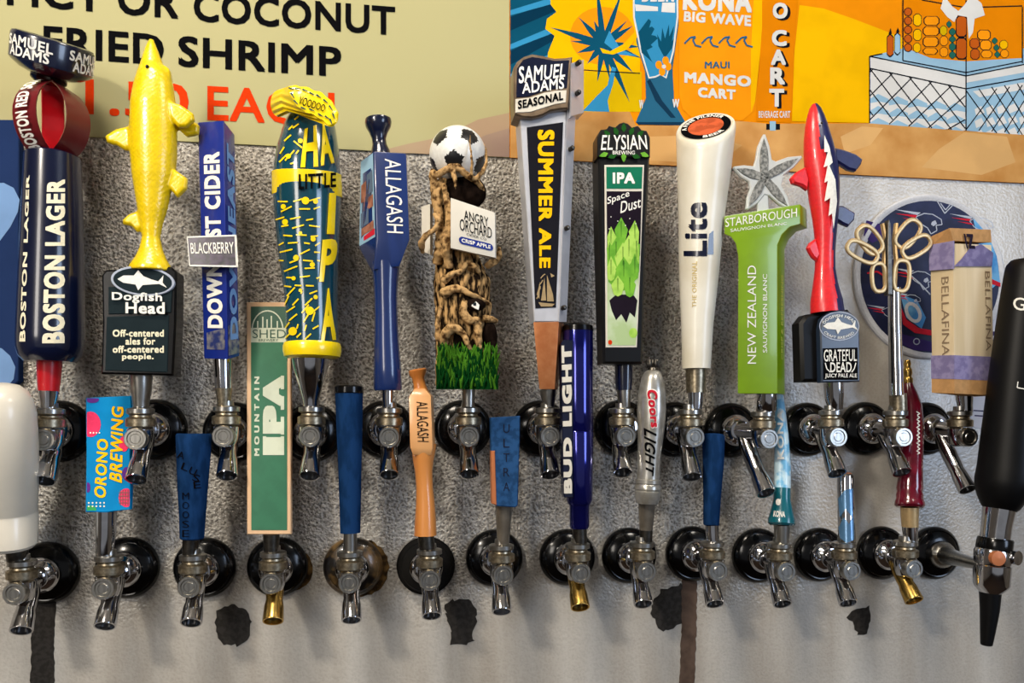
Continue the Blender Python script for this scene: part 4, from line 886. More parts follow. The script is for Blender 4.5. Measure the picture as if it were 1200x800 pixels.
# --- 8 black tapered frame with green label
t, A = tap('tap with black tapering handle, leafy crest and framed green hop label', UP, 727, 501, 734, 511, 730, 553)
D = .076
mat('black_resin', (6, 6, 7), .35, coat=.1, spec=.3, scale=80); mat('leaf_dark', (34, 84, 34), .4, scale=60); mat('leaf_mid', (120, 180, 60), .45, scale=60, col2=(84, 146, 50), ramp=(.35, .65)); mat('leaf_pale', (170, 208, 96), .45, scale=60, col2=(140, 186, 74)); mat('ipa_green', (30, 112, 84), .4, scale=40); mat('label_dark', (32, 26, 36), .4, scale=60); mat('label_pale', (196, 208, 180), .45, scale=30, col2=(168, 190, 140))
q = MB(); q.slab([(701, 180), (762, 180), (758, 260), (753, 426), (707, 426), (702.5, 260)], D + .015, .030, 'black_resin', bev=.0025); h = sub(q, 'handle', t)
q = MB(); q.slab([(700, 184), (700, 160), (704, 152), (711, 151), (714, 147), (721, 149), (726, 144.5), (731, 143), (736, 144.5), (741, 149), (748, 147), (752, 152), (758, 153), (762, 161), (762, 184)], D + .018, .022, 'black_resin', bev=.001); sub(q, 'crest', h)
q = MB(); f = flat(D + .0186)
for (x, y, a, m_) in ((731, 150, -1.57, 'leaf_dark'), (722, 154, -2.0, 'leaf_dark'), (740, 154, -1.1, 'leaf_dark'), (712, 157, -2.3, 'leaf_dark'), (750, 157, -.8, 'leaf_dark'), (708, 181, 2.8, 'leaf_mid'), (718, 183, 2.9, 'leaf_dark'), (745, 183, .3, 'leaf_dark'), (755, 181, .4, 'leaf_mid'), (731, 184, 1.57, 'leaf_mid')):
    c_, s_ = math.cos(a), math.sin(a); q.sheet([(x + c_ * u - s_ * v, y + s_ * u + c_ * v) for u, v in ((-5, 0), (-1, -3), (3, -2), (6, 0), (3, 2), (-1, 3))], m_, df=f)
q.text('ELYSIAN', on([(704, 176), (759, 175), (757, 158), (706, 158)], flat(D + .0189)), 'white_print', .01, (6, 1)); q.text('BREWING', on(box4(718, 176.5, 744, 181), flat(D + .0189)), 'white_print', .01)
q.build('lettering', h, recalc=False)
q = MB(); q.slab([(708.5, 193), (755, 193), (751, 300), (746.5, 407), (710, 407)], D + .0162, .002, 'white_plastic', bev=.0004); lb = sub(q, 'label_panel', h, 'white framed hop label')
q = MB(); f = flat(D + .0166); g = flat(D + .0168); k_ = flat(D + .0170)
q.sheet([(710.5, 195.5), (753, 195.5), (752, 221), (710.8, 221)], 'ipa_green', df=f); q.sheet([(710.8, 224), (752, 224), (750, 300), (711.5, 300)], 'label_dark', df=f); q.sheet([(711.5, 300), (749.8, 300), (745, 404.5), (712, 404.5)], 'label_pale', df=f)
q.sheet([(711, 290), (720, 284), (740, 282), (750, 286), (749, 318), (740, 338), (725, 342), (713, 330)], 'leaf_mid', df=g)
for (x, y, w, hh, m_) in ((714, 300, 13, 26, 'leaf_mid'), (746, 296, 13, 28, 'leaf_pale'), (730, 304, 15, 30, 'leaf_pale'), (716, 280, 10, 22, 'leaf_pale'), (728, 272, 12, 26, 'leaf_mid'), (744, 274, 11, 24, 'leaf_pale'), (722, 296, 13, 26, 'leaf_mid'), (737, 294, 14, 28, 'leaf_pale'), (716, 316, 10, 24, 'leaf_pale'), (731, 318, 15, 26, 'leaf_mid'), (744, 314, 9, 26, 'leaf_mid'), (724, 336, 12, 20, 'leaf_pale'), (738, 336, 11, 22, 'leaf_mid')):
    w, hh = w * 1.3, hh * 1.12; kk = flat(D + .0169 + (y - 270) * .000006); pl_ = [(x - w * .5, y - hh * .1), (x, y - hh * .6), (x + w * .5, y - hh * .1), (x + w * .3, y + hh * .4), (x, y + hh * .5), (x - w * .3, y + hh * .4)]
    q.sheet([(max(711.5, min(a, 749)), b) for a, b in pl_], m_, df=kk)
    q.sheet(line_poly(x, y - hh * .45, x, y + hh * .2, .8, .3), 'leaf_dark', df=lambda a, b, z=y: P(a, b, D + .0172 + (z - 270) * .000006))
q.sheet([(714, 352), (722, 345), (742, 345), (747, 352), (744, 372), (738, 366), (734, 378), (728, 368), (722, 375), (717, 364)], 'label_dark', df=g)
q.sheet(disc_pts(742, 390, 5, 6, 12), 'leaf_pale', df=g); q.sheet(disc_pts(715, 401, 2.5, 3, 8), 'orange_print', df=g)
q.text('IPA', on(box4(718, 202, 744, 215), k_), 'white_print', .05); q.text('Space', on([(711.5, 242), (738, 232), (737, 222), (712, 231)], k_), 'white_print', .01); q.text('Dust', on([(727, 250), (751, 243), (751, 230), (728, 236)], k_), 'white_print', .01)
for (x, y) in ((716, 254), (724, 259), (738, 256), (733, 264), (745, 262), (714, 268)): q.sheet(disc_pts(x, y, .7, .7, 6), 'white_print', df=k_)
q.build('label_print', h, recalc=False)
ferrule(t, [(731, 426, 10.8), (731, 440, 10.4), (731, 457, 9.6)], 'navy', 'dark blue collar', name='collar'); ferrule(t, [(731, 457, 8.2), (731.5, 470, 7.4), (732, 477, 6.6)], 'brushed_steel')

# --- 9 white slanted pilsner handle
t, A = tap('tap with plain white cylinder handle, slanted oval top badge and navy script word', UP, 790, 503, 815, 512, 811, 558)
D = .074
mat('aged_white', (226, 222, 208), .35, coat=.2, scale=14, col2=(206, 198, 176), ramp=(.3, .6)); mat('rust_print', (196, 92, 56), .4, scale=100, var=.3)
body = [(827, 150, D, 34), (825, 200, D, 31), (821.5, 260, D, 26), (819, 320, D, 23), (817, 380, D, 18.5), (816, 432, D, 16.3)]
q = MB(); n = 48; rings = []
for x, y, d_, r in body[::-1]:
    c = P(x, y, d_); R = r * S(x, d_); rings.append([c + Vector((R * math.cos(2 * math.pi * i / n), R * math.sin(2 * math.pi * i / n), 0)) for i in range(n)])
# slanted rounded top: lower at the left and front
c = P(827, 150, D); R = 34 * S(827, D)
rings.pop()
def topz(x, y): return (x / R) * .0135 + (y / R) * .026 
for k, dz in ((1.0, -.006), (1.0, -.001), (.965, .0014), (.90, .0022), (.86, .0012)):
    rings.append([c + Vector((R * k * math.cos(2 * math.pi * i / n), R * k * math.sin(2 * math.pi * i / n), topz(R * k * math.cos(2 * math.pi * i / n), R * k * math.sin(2 * math.pi * i / n)) + dz)) for i in range(n)])
q.loft(rings, 'aged_white'); h = sub(q, 'handle', t)
q = MB()
for k0, k1, m_ in ((.84, .60, 'black_print'), (.60, 0.02, 'rust_print')):
    for i in range(40):
        a0, a1 = 2 * math.pi * i / 40, 2 * math.pi * (i + 1) / 40
        q.add([c + Vector((R * k * math.cos(a), R * k * math.sin(a), topz(R * k * math.cos(a), R * k * math.sin(a)) + .0022)) for k, a in ((k0, a0), (k0, a1), (k1, a1), (k1, a0))], [[0, 1, 2, 3]], m_, False)
def arc(a0, a1, r0, r1): return lambda u, v: (lambda a, k: c + Vector((R * k * math.cos(a), R * k * math.sin(a), topz(R * k * math.cos(a), R * k * math.sin(a)) + .0026)))(a0 + (a1 - a0) * u, r0 + (r1 - r0) * v)
q.text('A FINE PILSNER', arc(2.9, .25, .64, .80), 'white_print', .03, (12, 1)); q.text('BEER', arc(4.2, 5.2, .80, .65), 'white_print', .03, (4, 1))
q.build('top_badge', h, recalc=False)
f = skin([(827, 150, D, 34.2)] + body[1:], .0005); q = MB(); q.text('Lite', on([(829, 300), (829, 237), (801, 237), (801, 300)], f), 'navy', .035, (8, 6)); q.sheet([(829, 298), (836, 298), (836, 270), (831, 274)], 'navy', df=f)
mat('faded_gold', (206, 186, 130), .45); q.text('THE ORIGINAL', on([(816, 360), (817, 306), (811, 306), (811, 360)], f), 'faded_gold', .02, (8, 1)); q.build('lettering', h, recalc=False)
ferrule(t, [(815.5, 432, 12), (815.5, 444, 11.6), (815.5, 460, 11)], 'dull_brass', 'knurled brass collar', name='collar'); ferrule(t, [(815.5, 460, 8.6), (815.5, 470, 8), (815, 479, 7.5)])

# --- 10 green with starfish
t, A = tap('tap with lime green T shaped handle under a translucent starfish', UP, 855, 504, 902, 514, 898, 577, long=True)
D = .078
mat('lime', (122, 158, 4), .3, coat=.3, scale=30, var=.08); mat('lime_gold', (206, 208, 96), .4)
q = MB(); dF = D + .016; dB = D - .004
front = [(848.8, 253), (937.5, 239), (938, 262), (925, 266), (916, 275), (911, 287), (911, 461), (864.5, 461), (865, 300), (862, 285), (856, 277), (848.8, 274)]
n = len(front); ring0 = [P(x, y, dF) for x, y in front]
off = P(945.5, 243, dB) - P(937.5, 239, dF); ring1 = [p + Vector((off.x, off.y, 0)) for p in ring0]
q.loft([ring0, ring1], 'lime', smooth=False); h = sub(q, 'handle', t, bevel=.0009)
f = flat(dF + .0006); q = MB()
q.text('STARBOROUGH', on([(850, 266), (934, 254), (934, 243.5), (850, 256)], f), 'white_print', .0); q.text('SAUVIGNON BLANC', on([(856, 272), (922, 263), (922, 260), (856, 268)], f), 'white_print', .0)
q.text('NEW ZEALAND', on(box4(876, 311, 886, 426, 'u'), f), 'white_print', -.005); q.text('SAUVIGNON BLANC', on(box4(894, 321, 899, 413, 'u'), f), 'white_print', 0)
def sidef(u, v):
    p = P(911, 420 + u * (320 - 420), dF) ; return p + Vector((off.x * (.65 - .25 * v) , off.y * (.65 - .25 * v), 0)) + Vector((.0007, -.0003, 0))
q.text('CRISP & REFRESHING', sidef, 'lime_gold', .0); q.build('lettering', h, recalc=False)
mat('frosted', (222, 226, 224), .35, scale=60, trans=.35, spec=.5); mat('star_grey', (150, 150, 146), .5, bump=.8, scale=300, col2=(96, 98, 96), ramp=(.4, .6))
arms = [((896, 157), 8), ((940, 183), 8), ((926, 245), 8), ((876, 245), 8), ((860, 196), 8)]; ctr = (896, 208); vv = []
for i, ((x, y), w) in enumerate(arms):
    dx, dy = x - ctr[0], y - ctr[1]; L = math.hypot(dx, dy); nx, ny = -dy / L, dx / L
    for (t_, w_) in ((.42, -10), (.72, -7.5), (1, -1), (1, 1.5), (.72, 6.5), (.42, 9)): vv.append((ctr[0] + dx * t_ + nx * w_, ctr[1] + dy * t_ + ny * w_))
q = MB(); q.slab(vv, D + .010, .005, 'frosted', bev=.0012); q.slab([(888, 225), (900, 225), (901, 247), (888, 249)], D + .009, .004, 'frosted', bev=.0006); stf = sub(q, 'starfish', h, 'translucent grey starfish')
q = MB()
for i, ((x, y), w) in enumerate(arms):
    dx, dy = x - ctr[0], y - ctr[1]; L = math.hypot(dx, dy); nx, ny = -dy / L, dx / L
    q.slab([(ctr[0] + dx * t_ + nx * w_, ctr[1] + dy * t_ + ny * w_) for t_, w_ in ((.02, -4), (.4, -5.5), (.65, -4), (.9, -.3), (.65, 3.6), (.4, 5), (.02, 4))], D + .0112, .002, 'star_grey', bev=.0004)
sub(q, 'starfish_texture', h, 'grey grained arms')
ferrule(t, [(898.5, 461, 11.6), (898.5, 480, 11.2), (899, 485, 8), (899.5, 491, 7.5)])

# --- 11 red and navy fish
t, A = tap('tap with red and navy fish figure split by a white lightning bolt', UP, 944, 503, 983, 512, 981, 554)
D = .078
mat('fish_red', (226, 34, 42), .35, coat=.3, bump=.3, scale=260, var=.1); mat('fish_navy', (26, 32, 84), .35, coat=.4, bump=.2, scale=200, var=.15); mat('slate_navy', (32, 46, 66), .35, coat=.3, scale=60); mat('slate_light', (120, 136, 156), .4)
q = MB(); q.slab([(938, 378), (946, 368), (995, 362), (1001, 370), (1004, 380), (1005, 447), (940, 447)], D + .010, .024, 'black_matte', bev=.0035)
h = sub(q, 'handle', t, 'black badge box')
q = MB(); q.slab([(963, 448), (961.5, 385), (964, 373), (972, 365), (984, 362.5), (996, 365), (1004, 372), (1007.5, 384), (1008, 447)], D + .020, .012, 'slate_navy', bev=.0015); sub(q, 'badge', h, 'slate blue rounded badge')
f = flat(D + .0206); g = flat(D + .0209); q = MB(); ellring(q, 983.5, 382, 23.5, 17, 1.2, 'print_silver', f)
q.sheet([(984 + a * .72, 382 + b * .8) for a, b in SH], 'white_print', df=g)
q.text('DOGFISH HEAD', lambda u, v: P(983.5 - math.cos(.35 + u * 2.45) * (17.5 + 3.5 * v), 383 - math.sin(.35 + u * 2.45) * (11.5 + 3.2 * v), D + .0209), 'white_print', .02, (14, 1))
q.text('CRAFT BREWED', lambda u, v: P(983.5 - math.cos(.5 + u * 2.1) * (21 - 3.5 * v), 382 + math.sin(.5 + u * 2.1) * (15 - 3 * v), D + .0209), 'white_print', .0, (14, 1))
q.sheet([(964.5, 408), (1005, 407), (1005.5, 445), (965, 445)], 'black_print', df=f)
q.text('GRATEFUL', on([(965.5, 423.5), (1004, 423), (1004, 409), (965.5, 409.5)], g), 'white_print', .01); q.text('DEAD', on([(973, 436), (998, 436), (998, 424), (973, 424.5)], g), 'white_print', .02); q.text('JUICY PALE ALE', on(box4(967, 437.5, 1004, 443.5), g), 'white_print', .02)
stroke(q, [(967, 425), (969, 432), (973, 436)], 1.2, 'white_print', g); stroke(q, [(1003, 425), (1001, 432), (998, 436)], 1.2, 'white_print', g); q.build('lettering', h, recalc=False)
edges = [(122, 952, 958), (127, 948.5, 962), (136, 946, 966), (148, 943.5, 970), (165, 942, 975), (180, 942, 979), (198, 943, 982), (215, 945.5, 983.5), (235, 948.5, 983.5), (255, 952, 982), (275, 954.5, 980), (295, 955.5, 978.5), (315, 955, 978.5), (335, 952.5, 982), (352, 950, 987), (366, 950, 989)]
D2 = D + .006
fb = [((a + b) / 2, y, D2, (b - a) / 2) for y, a, b in edges]
def fishpart(m_, test, fins, label):
    q = MB(); q.lathe(fb, m_, 48, sq=.85); keep = []
    for f_ in q.f:
        c_ = sum((q.v[i] for i in f_), Vector()) / len(f_)
        if test(c_): keep.append(f_)
    q.f = keep; q.m = [0] * len(keep); q.sm = [True] * len(keep)
    return q
def xsplit(z):  # world x of the seam at a height
    ys = [(122, 958), (131, 963), (160, 968), (200, 972), (260, 976), (320, 977), (366, 979)]
    for i in range(len(ys) - 1):
        za, zb = P(0, ys[i][0], D2 + .015).z, P(0, ys[i + 1][0], D2 + .015).z
        if z >= zb or i == len(ys) - 2:
            t_ = min(max((z - za) / (zb - za), 0), 1); return P(ys[i][1] + (ys[i + 1][1] - ys[i][1]) * t_, 300, D2 + .008).x
q = MB(); q.lathe(fb, 'fish_red', 64, sq=.85)
q.mi('fish_navy')
for i, f_ in enumerate(q.f):
    c_ = sum((q.v[j] for j in f_), Vector()) / len(f_)
    if c_.x > xsplit(c_.z): q.m[i] = 1
for pl_, dd, th, m_ in (([(945, 195), (934, 201), (928, 208), (930, 214), (940, 217), (947, 222), (949, 210)], D2 + .006, .009, 'fish_red'), ([(978, 172), (990, 175), (1004, 180), (1012, 186), (1010, 192), (1004, 200), (995, 198), (984, 191), (979, 188)], D2 + .004, .009, 'fish_navy'),
                   ([(981, 240), (990, 241), (1003, 249), (1002, 257), (995, 265), (988, 262), (980, 257)], D2 + .002, .008, 'fish_navy'), ([(957, 279), (950, 284), (947, 290), (950, 296), (953, 301), (958, 305), (962, 298)], D2 + .006, .008, 'fish_red')):
    q.slab(pl_, dd, th, m_, bev=.0022, msmooth=True)
sub(q, 'fish', h, 'red and navy fish figure')
q = MB(); f = skin([(a, b, c_, d_ * .985) for a, b, c_, d_ in fb], .0010)
bolt = [(966, 158), (972, 172), (969, 176), (976, 190), (972, 194), (979, 210), (975, 215), (981, 236), (977, 268), (975, 250), (971, 253), (973, 232), (966, 236), (970, 212), (966, 214), (970, 194), (965, 196), (970, 178), (966, 178)]
curved(q, bolt, 'white_print', f)
q.build('lightning_bolt', h, recalc=False)
q = MB(); q.ball(f(963, 144), .0014, 'black_plastic', 10, 6); sub(q, 'eye', h)
ferrule(t, [(977, 448, 11.5), (977.5, 465, 10.8), (978.5, 474, 9), (979, 480, 8)])

# --- 12 loops on a rod
t, A = tap('tap with thin polished rod handle ending in open gold coloured flower loops', UP, 1012, 502, 1060, 512, 1057, 553)
D = .080
rod = [(1048, 338, D, 7), (1049, 400, D, 7.4), (1050.5, 463, D, 8)]
q = MB(); q.lathe(rod, 'chrome', 28); h = sub(q, 'handle', t, 'polished metal rod')
q = MB(); s_ = S(1045, D)
def loop(cx, cy, rx, ry, rot, dz):
    e_ = .72; pts = []
    for i in range(36):
        a = 2 * math.pi * i / 36; u = rx * 1.08 * math.copysign(abs(math.cos(a)) ** e_, math.cos(a)); w = ry * math.copysign(abs(math.sin(a)) ** e_, math.sin(a)); pts.append((cx + u * math.cos(rot) - w * math.sin(rot), cy + u * math.sin(rot) + w * math.cos(rot)))
    q.tube([P(x, y, D + dz + .004) for x, y in pts], 2.7 * s_, 'gold', 8, closed=True, flat=.7, nrm=(0, -1, 0))
loop(1019, 281, 10, 18, math.radians(-38), .004); loop(1010.5, 295, 8.5, 19, math.radians(-62), .006); loop(1030, 325, 7.5, 16.5, math.radians(-3), .004)
loop(1064, 274, 9.5, 18, math.radians(38), .0); loop(1074, 289, 8.5, 18, math.radians(58), .002); loop(1056.5, 323, 8.5, 18, math.radians(4), .002)
q.tube([P(x, y, D + .004) for x, y in ((1034, 262), (1038, 282), (1036, 304), (1038, 340))], 2.2 * s_, 'gold', 8, flat=1.5); q.tube([P(x, y, D + .002) for x, y in ((1050, 262), (1048, 282), (1050, 304), (1048, 340))], 2.2 * s_, 'gold', 8, flat=1.5)
sub(q, 'loop_plate', h, 'gold coloured open loops')
q = MB(); q.slab([(1041, 262), (1042, 257), (1044, 262), (1045.5, 300), (1046, 345), (1041, 345), (1040.5, 300)], D + .012, .009, 'dark_steel', bev=.0005); sub(q, 'centre_fin', h, 'dark edge-on metal fin')
ferrule(t, [(1052, 461, 9.6), (1052.5, 470, 9.6), (1053, 481, 9.2)], 'dull_brass', 'knurled collar', name='collar')

# --- 13 taped box
t, A = tap('tap with cream wooden block handle wrapped in brown card and lilac tape', UP, 1083, 502, 1137, 512, 1134, 573, long=True)
D = .076
mat('cream_wood', (222, 204, 172), .5, bump=.2, scale=30, col2=(206, 186, 150), stretch=(1, 1, .1)); mat('card', (190, 146, 98), .65, bump=.3, scale=120, var=.15); mat('lilac_tape', (142, 134, 172), .4, bump=.5, scale=110, col2=(120, 112, 152)); mat('lettering_brown', (138, 118, 96), .5); mat('dark_ink', (40, 34, 50), .5)
def plan(y, g=0):
    k = (y - 280) / 180
    L = (1090 + k * 2.5 - g, y + 5 - k * 6, D + .004); C_ = (1117 + k * 1.5, y, D + .030 + g * .001); R_ = (1162 + k * 3 + g, y + 2 + 0 * k, D + .012); Bk = (1136 + k, y + 4, D - .016)
    return [L, C_, R_, Bk]
q = MB(); q.hexa(plan(458), plan(285), 'cream_wood'); h = sub(q, 'handle', t, bevel=.0008)
q = MB(); q.hexa(plan(461, .6), plan(442, .6), 'card'); sub(q, 'card_wrap', h, 'brown card wrapping'); q = MB(); q.hexa([(1090, 290, D + .0042), (1117, 282, D + .0302), (1162, 284, D + .012), (1136, 286, D - .016)], [(1089, 278, D + .0042), (1113, 267, D + .0302), (1161, 269, D + .012), (1136, 274, D - .016)], 'card'); sub(q, 'card_wrap', h, 'brown card wrapping')
q = MB(); q.hexa(plan(444, 1), plan(416, 1), 'lilac_tape'); sub(q, 'tape_wrap', h, 'lilac tape band'); q = MB()
q.hexa([(1089, 317, D + .006), (1117, 315, D + .0315), (1118.5, 315, D + .0312), (1093, 317, D)], [(1088.5, 287, D + .006), (1117, 282, D + .0315), (1118.5, 282, D + .0312), (1092, 287, D)], 'lilac_tape')
q.loft([[P(1118, 312, D + .0312), P(1162.5, 312, D + .0135), P(1164, 296, D + .013), P(1150, 286, D + .020), P(1136, 291, D + .0255), P(1126, 304, D + .029)], [P(1118, 312, D + .028), P(1162.5, 312, D + .0105), P(1164, 296, D + .010), P(1150, 286, D + .017), P(1136, 291, D + .0225), P(1126, 304, D + .026)]], 'lilac_tape', smooth=False)
sub(q, 'tape_wrap', h, 'lilac tape bands')
p0, p1 = plan(285), plan(458); q = MB(); q.text('BELLAFINA', onface(p0[0], p0[1], p1[1], p1[0], .48, .22, .80, .76, 'd'), 'lettering_brown', .0); q.text('BELLAFINA', onface(p0[1], p0[2], p1[2], p1[1], .80, .18, .93, .72, 'd'), 'lettering_brown', .0)
q.text('IZ', onface((1113, 267, D + .0302), (1161, 269, D + .012), (1162, 284, D + .012), (1117, 282, D + .0302), .26, .45, .5, 1.6, 'r', .002), 'dark_ink', .05); q.build('lettering', h, recalc=False)
ferrule(t, [(1130, 461, 9.8), (1131, 475, 8.2), (1131, 484, 8.4)])

# ============================================================ LOWER ROW
# --- L1 white
t, A = tap('tap with large plain white rounded handle at the left edge', LOW, 57, 670, 16, 696, 25, 738)
D = .068
body = [(1, 449, .102, 8), (1, 452, .102, 19), (2, 458, .101, 26), (3, 468, .1, 31), (4, 485, .098, 34), (6, 520, .093, 34), (8.5, 560, .085, 32), (10, 598, D, 30), (10.3, 600, D, 29.3), (10.5, 602, D, 30), (12, 636, D, 28.5), (12.5, 640, D, 25)]
h = sub(MB().lathe(body, 'white_plastic', 44), 'handle', t)
ferrule(t, [(20, 639, 12), (20, 652, 11.5), (19, 662, 9)], 'dark_steel')
# --- L2 printed board
t, A = tap('tap with flat bright blue and pink printed board lettered in yellow brush strokes', LOW, 151, 664, 120, 690, 123, 733)
mat('cyan_print', (22, 130, 190), .4, scale=30); mat('pink_print', (226, 60, 100), .4); mat('edge_brown', (160, 130, 90), .5); mat('purple_print', (96, 50, 130), .4); mat('green_print', (60, 160, 90), .4)
D = .076
tilt = lambda x, y: .040 + (y - 465) / 135 * .030
q = MB(); q.slab([(100.5, 466), (153, 463.5), (154.5, 500), (152, 530), (153, 570), (152, 597), (124, 600), (100, 600), (101, 530)], D, .009, 'cyan_print', bev=.0008, df=tilt); h = sub(q, 'handle', t)
q = MB(); f = lambda x, y: P(x, y, tilt(x, y) + .0004); g = lambda x, y: P(x, y, tilt(x, y) + .0008)
def clip(pts): return [(min(max(a, 101.8), 151.8), min(max(b, 466.5), 598)) for a, b in pts]
for (cx, cy, rx, ry, m_) in ((106, 497, 12, 15, 'pink_print'), (148, 583, 9, 11, 'pink_print'), (108, 468, 8, 4, 'purple_print'), (103, 571, 3, 6, 'purple_print'), (106, 597, 7, 5, 'green_print'), (145, 520, 6, 9, 'pink_print'), (148, 555, 5, 8, 'purple_print')): q.sheet(clip(disc_pts(cx, cy, rx, ry, 20)), m_, df=f)
for i in range(5):
    for j in range(2): q.sheet(disc_pts(104 + i * 4.5, 589 + j * 4, 1.1, 1.1, 6), 'cream_print', df=g)
for i in range(4): q.sheet(disc_pts(106 + i * 3.5, 507, 1, 1, 6), 'white_print', df=g)
for k in range(4): stroke(q, [(139, 577 + k * 4), (151, 577 + k * 4)], .8, 'maroon_gloss', g); stroke(q, [(141 + k * 3, 574), (141 + k * 3, 592)], .8, 'maroon_gloss', g)
q.text('ORONO', on([(124, 584), (127, 514), (114, 514), (110, 582)], g), 'yellow_print', .03, shear=.1); q.text('BREWING', on([(143, 566), (145, 476), (131, 476), (128, 562)], g), 'yellow_print', .03, shear=.1)
q.build('printed_front', h, recalc=False)
ferrule(t, [(124.5, 599, 11.5), (124, 625, 11), (123, 640, 10.2), (122.5, 652, 9)])
# --- L3 blue tape with marker
t, A = tap('tap with short blue wrapped handle scrawled on in black marker', LOW, 241, 664, 221, 688, 224, 729)
D = .070
def octo(pts, m_='blue_tape', n=10): return MB().lathe([(x, y, D, r) for x, y, r in pts], m_, n, smooth=True)
pb = [(227, 508, 18.5), (227, 510, 19.6), (227, 530, 19), (226, 570, 16.8), (225.5, 610, 14.3), (225, 630, 13.6), (225, 631.5, 12)]
h = sub(MB().lathe([(x, y, D, r) for x, y, r in pb], 'blue_tape', 20), 'handle', t)
q = MB(); f = skin([(x, y, D, r) for x, y, r in pb], .0008)
for ch, x, y, a in (('A', 212, 533, .25), ('L', 217, 547, .4), ('U', 226, 552, .5), ('S', 230, 560, .3), ('E', 231, 568, -.1)):
    s0 = 4.2; c_, n_ = math.cos(a), math.sin(a); Q4 = [(x + u * c_ - v * n_, y + u * n_ + v * c_) for u, v in ((-s0, s0), (s0, s0), (s0, -s0), (-s0, -s0))]; q.text(ch, on(Q4, f), 'black_print', 0, (2, 1))
for i, ch in enumerate('MOOSE'): q.text(ch, on(box4(213.5, 577 + i * 11, 221.5, 585 + i * 11), f), 'black_print', -.01, (2, 1))
q.build('marker_writing', h, recalc=False)
ferrule(t, [(224, 631, 9.5), (223, 640, 9), (222.5, 650, 8.5)], 'dark_steel')
# --- L4 green board
t, A = tap('tap with tall flat green signboard handle in a pale wood frame', LOW, 326, 663, 317, 684, 320, 727, 'brass')
mat('frame_wood', (222, 184, 146), .45, scale=60, stretch=(1, 1, .1)); mat('board_green', (52, 112, 82), .3, coat=.3, scale=60, var=.12); mat('board_dkgreen', (40, 82, 62), .35, scale=60)
mat('cream_panel', (206, 212, 190), .45, scale=60)
D = .074
tl4 = lambda k: (lambda x, y: .038 + (y - 354) / 272 * .030 + k)
q = MB(); q.slab([(289, 354), (340.5, 354), (341, 626), (289.5, 626)], D, .012, 'frame_wood', bev=.0008, df=tl4(0)); h = sub(q, 'handle', t, 'pale wood frame')
q = MB(); q.slab([(294, 359), (336.5, 359), (336.5, 621), (294.5, 621)], D, .001, 'board_green', bev=.0001, df=tl4(.0006)); q.slab([(294, 359), (336.5, 359), (336.5, 384), (294, 384)], D, .001, 'board_dkgreen', bev=.0001, df=tl4(.0009)); q.slab([(294, 384), (336.5, 384), (336.5, 401), (294, 401)], D, .001, 'cream_panel', bev=.0001, df=tl4(.0009)); sub(q, 'sign_face', h, 'green sign face')
f = lambda x, y: P(x, y, tl4(.0014)(x, y)); q = MB()
stroke(q, [(313.5 - 18 * math.cos(math.pi * i / 16), 386 - 22 * math.sin(math.pi * i / 16)) for i in range(17)], 1.5, 'cream_panel', f)
for (x, y) in ((302, 376), (308, 371), (313, 374), (318, 370), (325, 376)): stroke(q, [(x, 384), (x, y)], 1.6, 'cream_panel', f)
q.text('SHED', on(box4(296, 386, 335, 396), f), 'board_dkgreen', -.005); q.text('BREWERY', on(box4(303, 397, 326, 400), f), 'board_dkgreen', 0)
def slabtext(ch, y0, y1): q.text(ch, on(box4(308, y0, 333, y1, 'u'), f), 'cream_panel', .09)
slabtext('I', 512, 533); slabtext('P', 475, 508); slabtext('A', 441, 476)
for y0 in (512, 528.5): pass
q.sheet([(308, 511), (312, 511), (312, 533), (308, 533)], 'cream_panel', df=f); q.sheet([(329, 511), (333, 511), (333, 533), (329, 533)], 'cream_panel', df=f); q.sheet([(329, 488), (333, 488), (333, 509), (329, 509)], 'cream_panel', df=f); q.sheet([(329, 440), (333, 440), (333, 456), (329, 456)], 'cream_panel', df=f); q.sheet([(329, 464), (333, 464), (333, 480), (329, 480)], 'cream_panel', df=f)
q.text('MOUNTAIN', on(box4(298, 441, 304, 534, 'u'), f), 'cream_panel', .05, sp=1.5); q.build('lettering', h, recalc=False)
ferrule(t, [(318, 626, 9.5), (318, 636, 9), (318, 646, 8.5)], 'dark_steel')
# --- L5 blue tall
t, A = tap('tap with tall plain blue wrapped handle capped in black', LOW, 414, 663, 409, 683, 412, 726, fl_mat='tarnish', fl_label='tarnished brown flange')
D = .070
pb = [(409, 455, 16.2), (409.5, 500, 15), (410, 550, 13.4), (410.5, 600, 12.2), (410.5, 624, 11.6)]
h = sub(MB().lathe([(x, y, D, r) for x, y, r in pb], 'blue_tape', 20), 'handle', t)
q = MB(); q.lathe([(409, 461, D, 16), (409, 460, D, 17), (409, 453.5, D, 17), (409, 452, D, 15.5), (409, 453, D, 12)], 'black_plastic', 28); sub(q, 'cap', h)
ferrule(t, [(410.5, 624, 7.8), (410.5, 636, 7.6), (410.5, 646, 7.4)], 'brushed_steel')
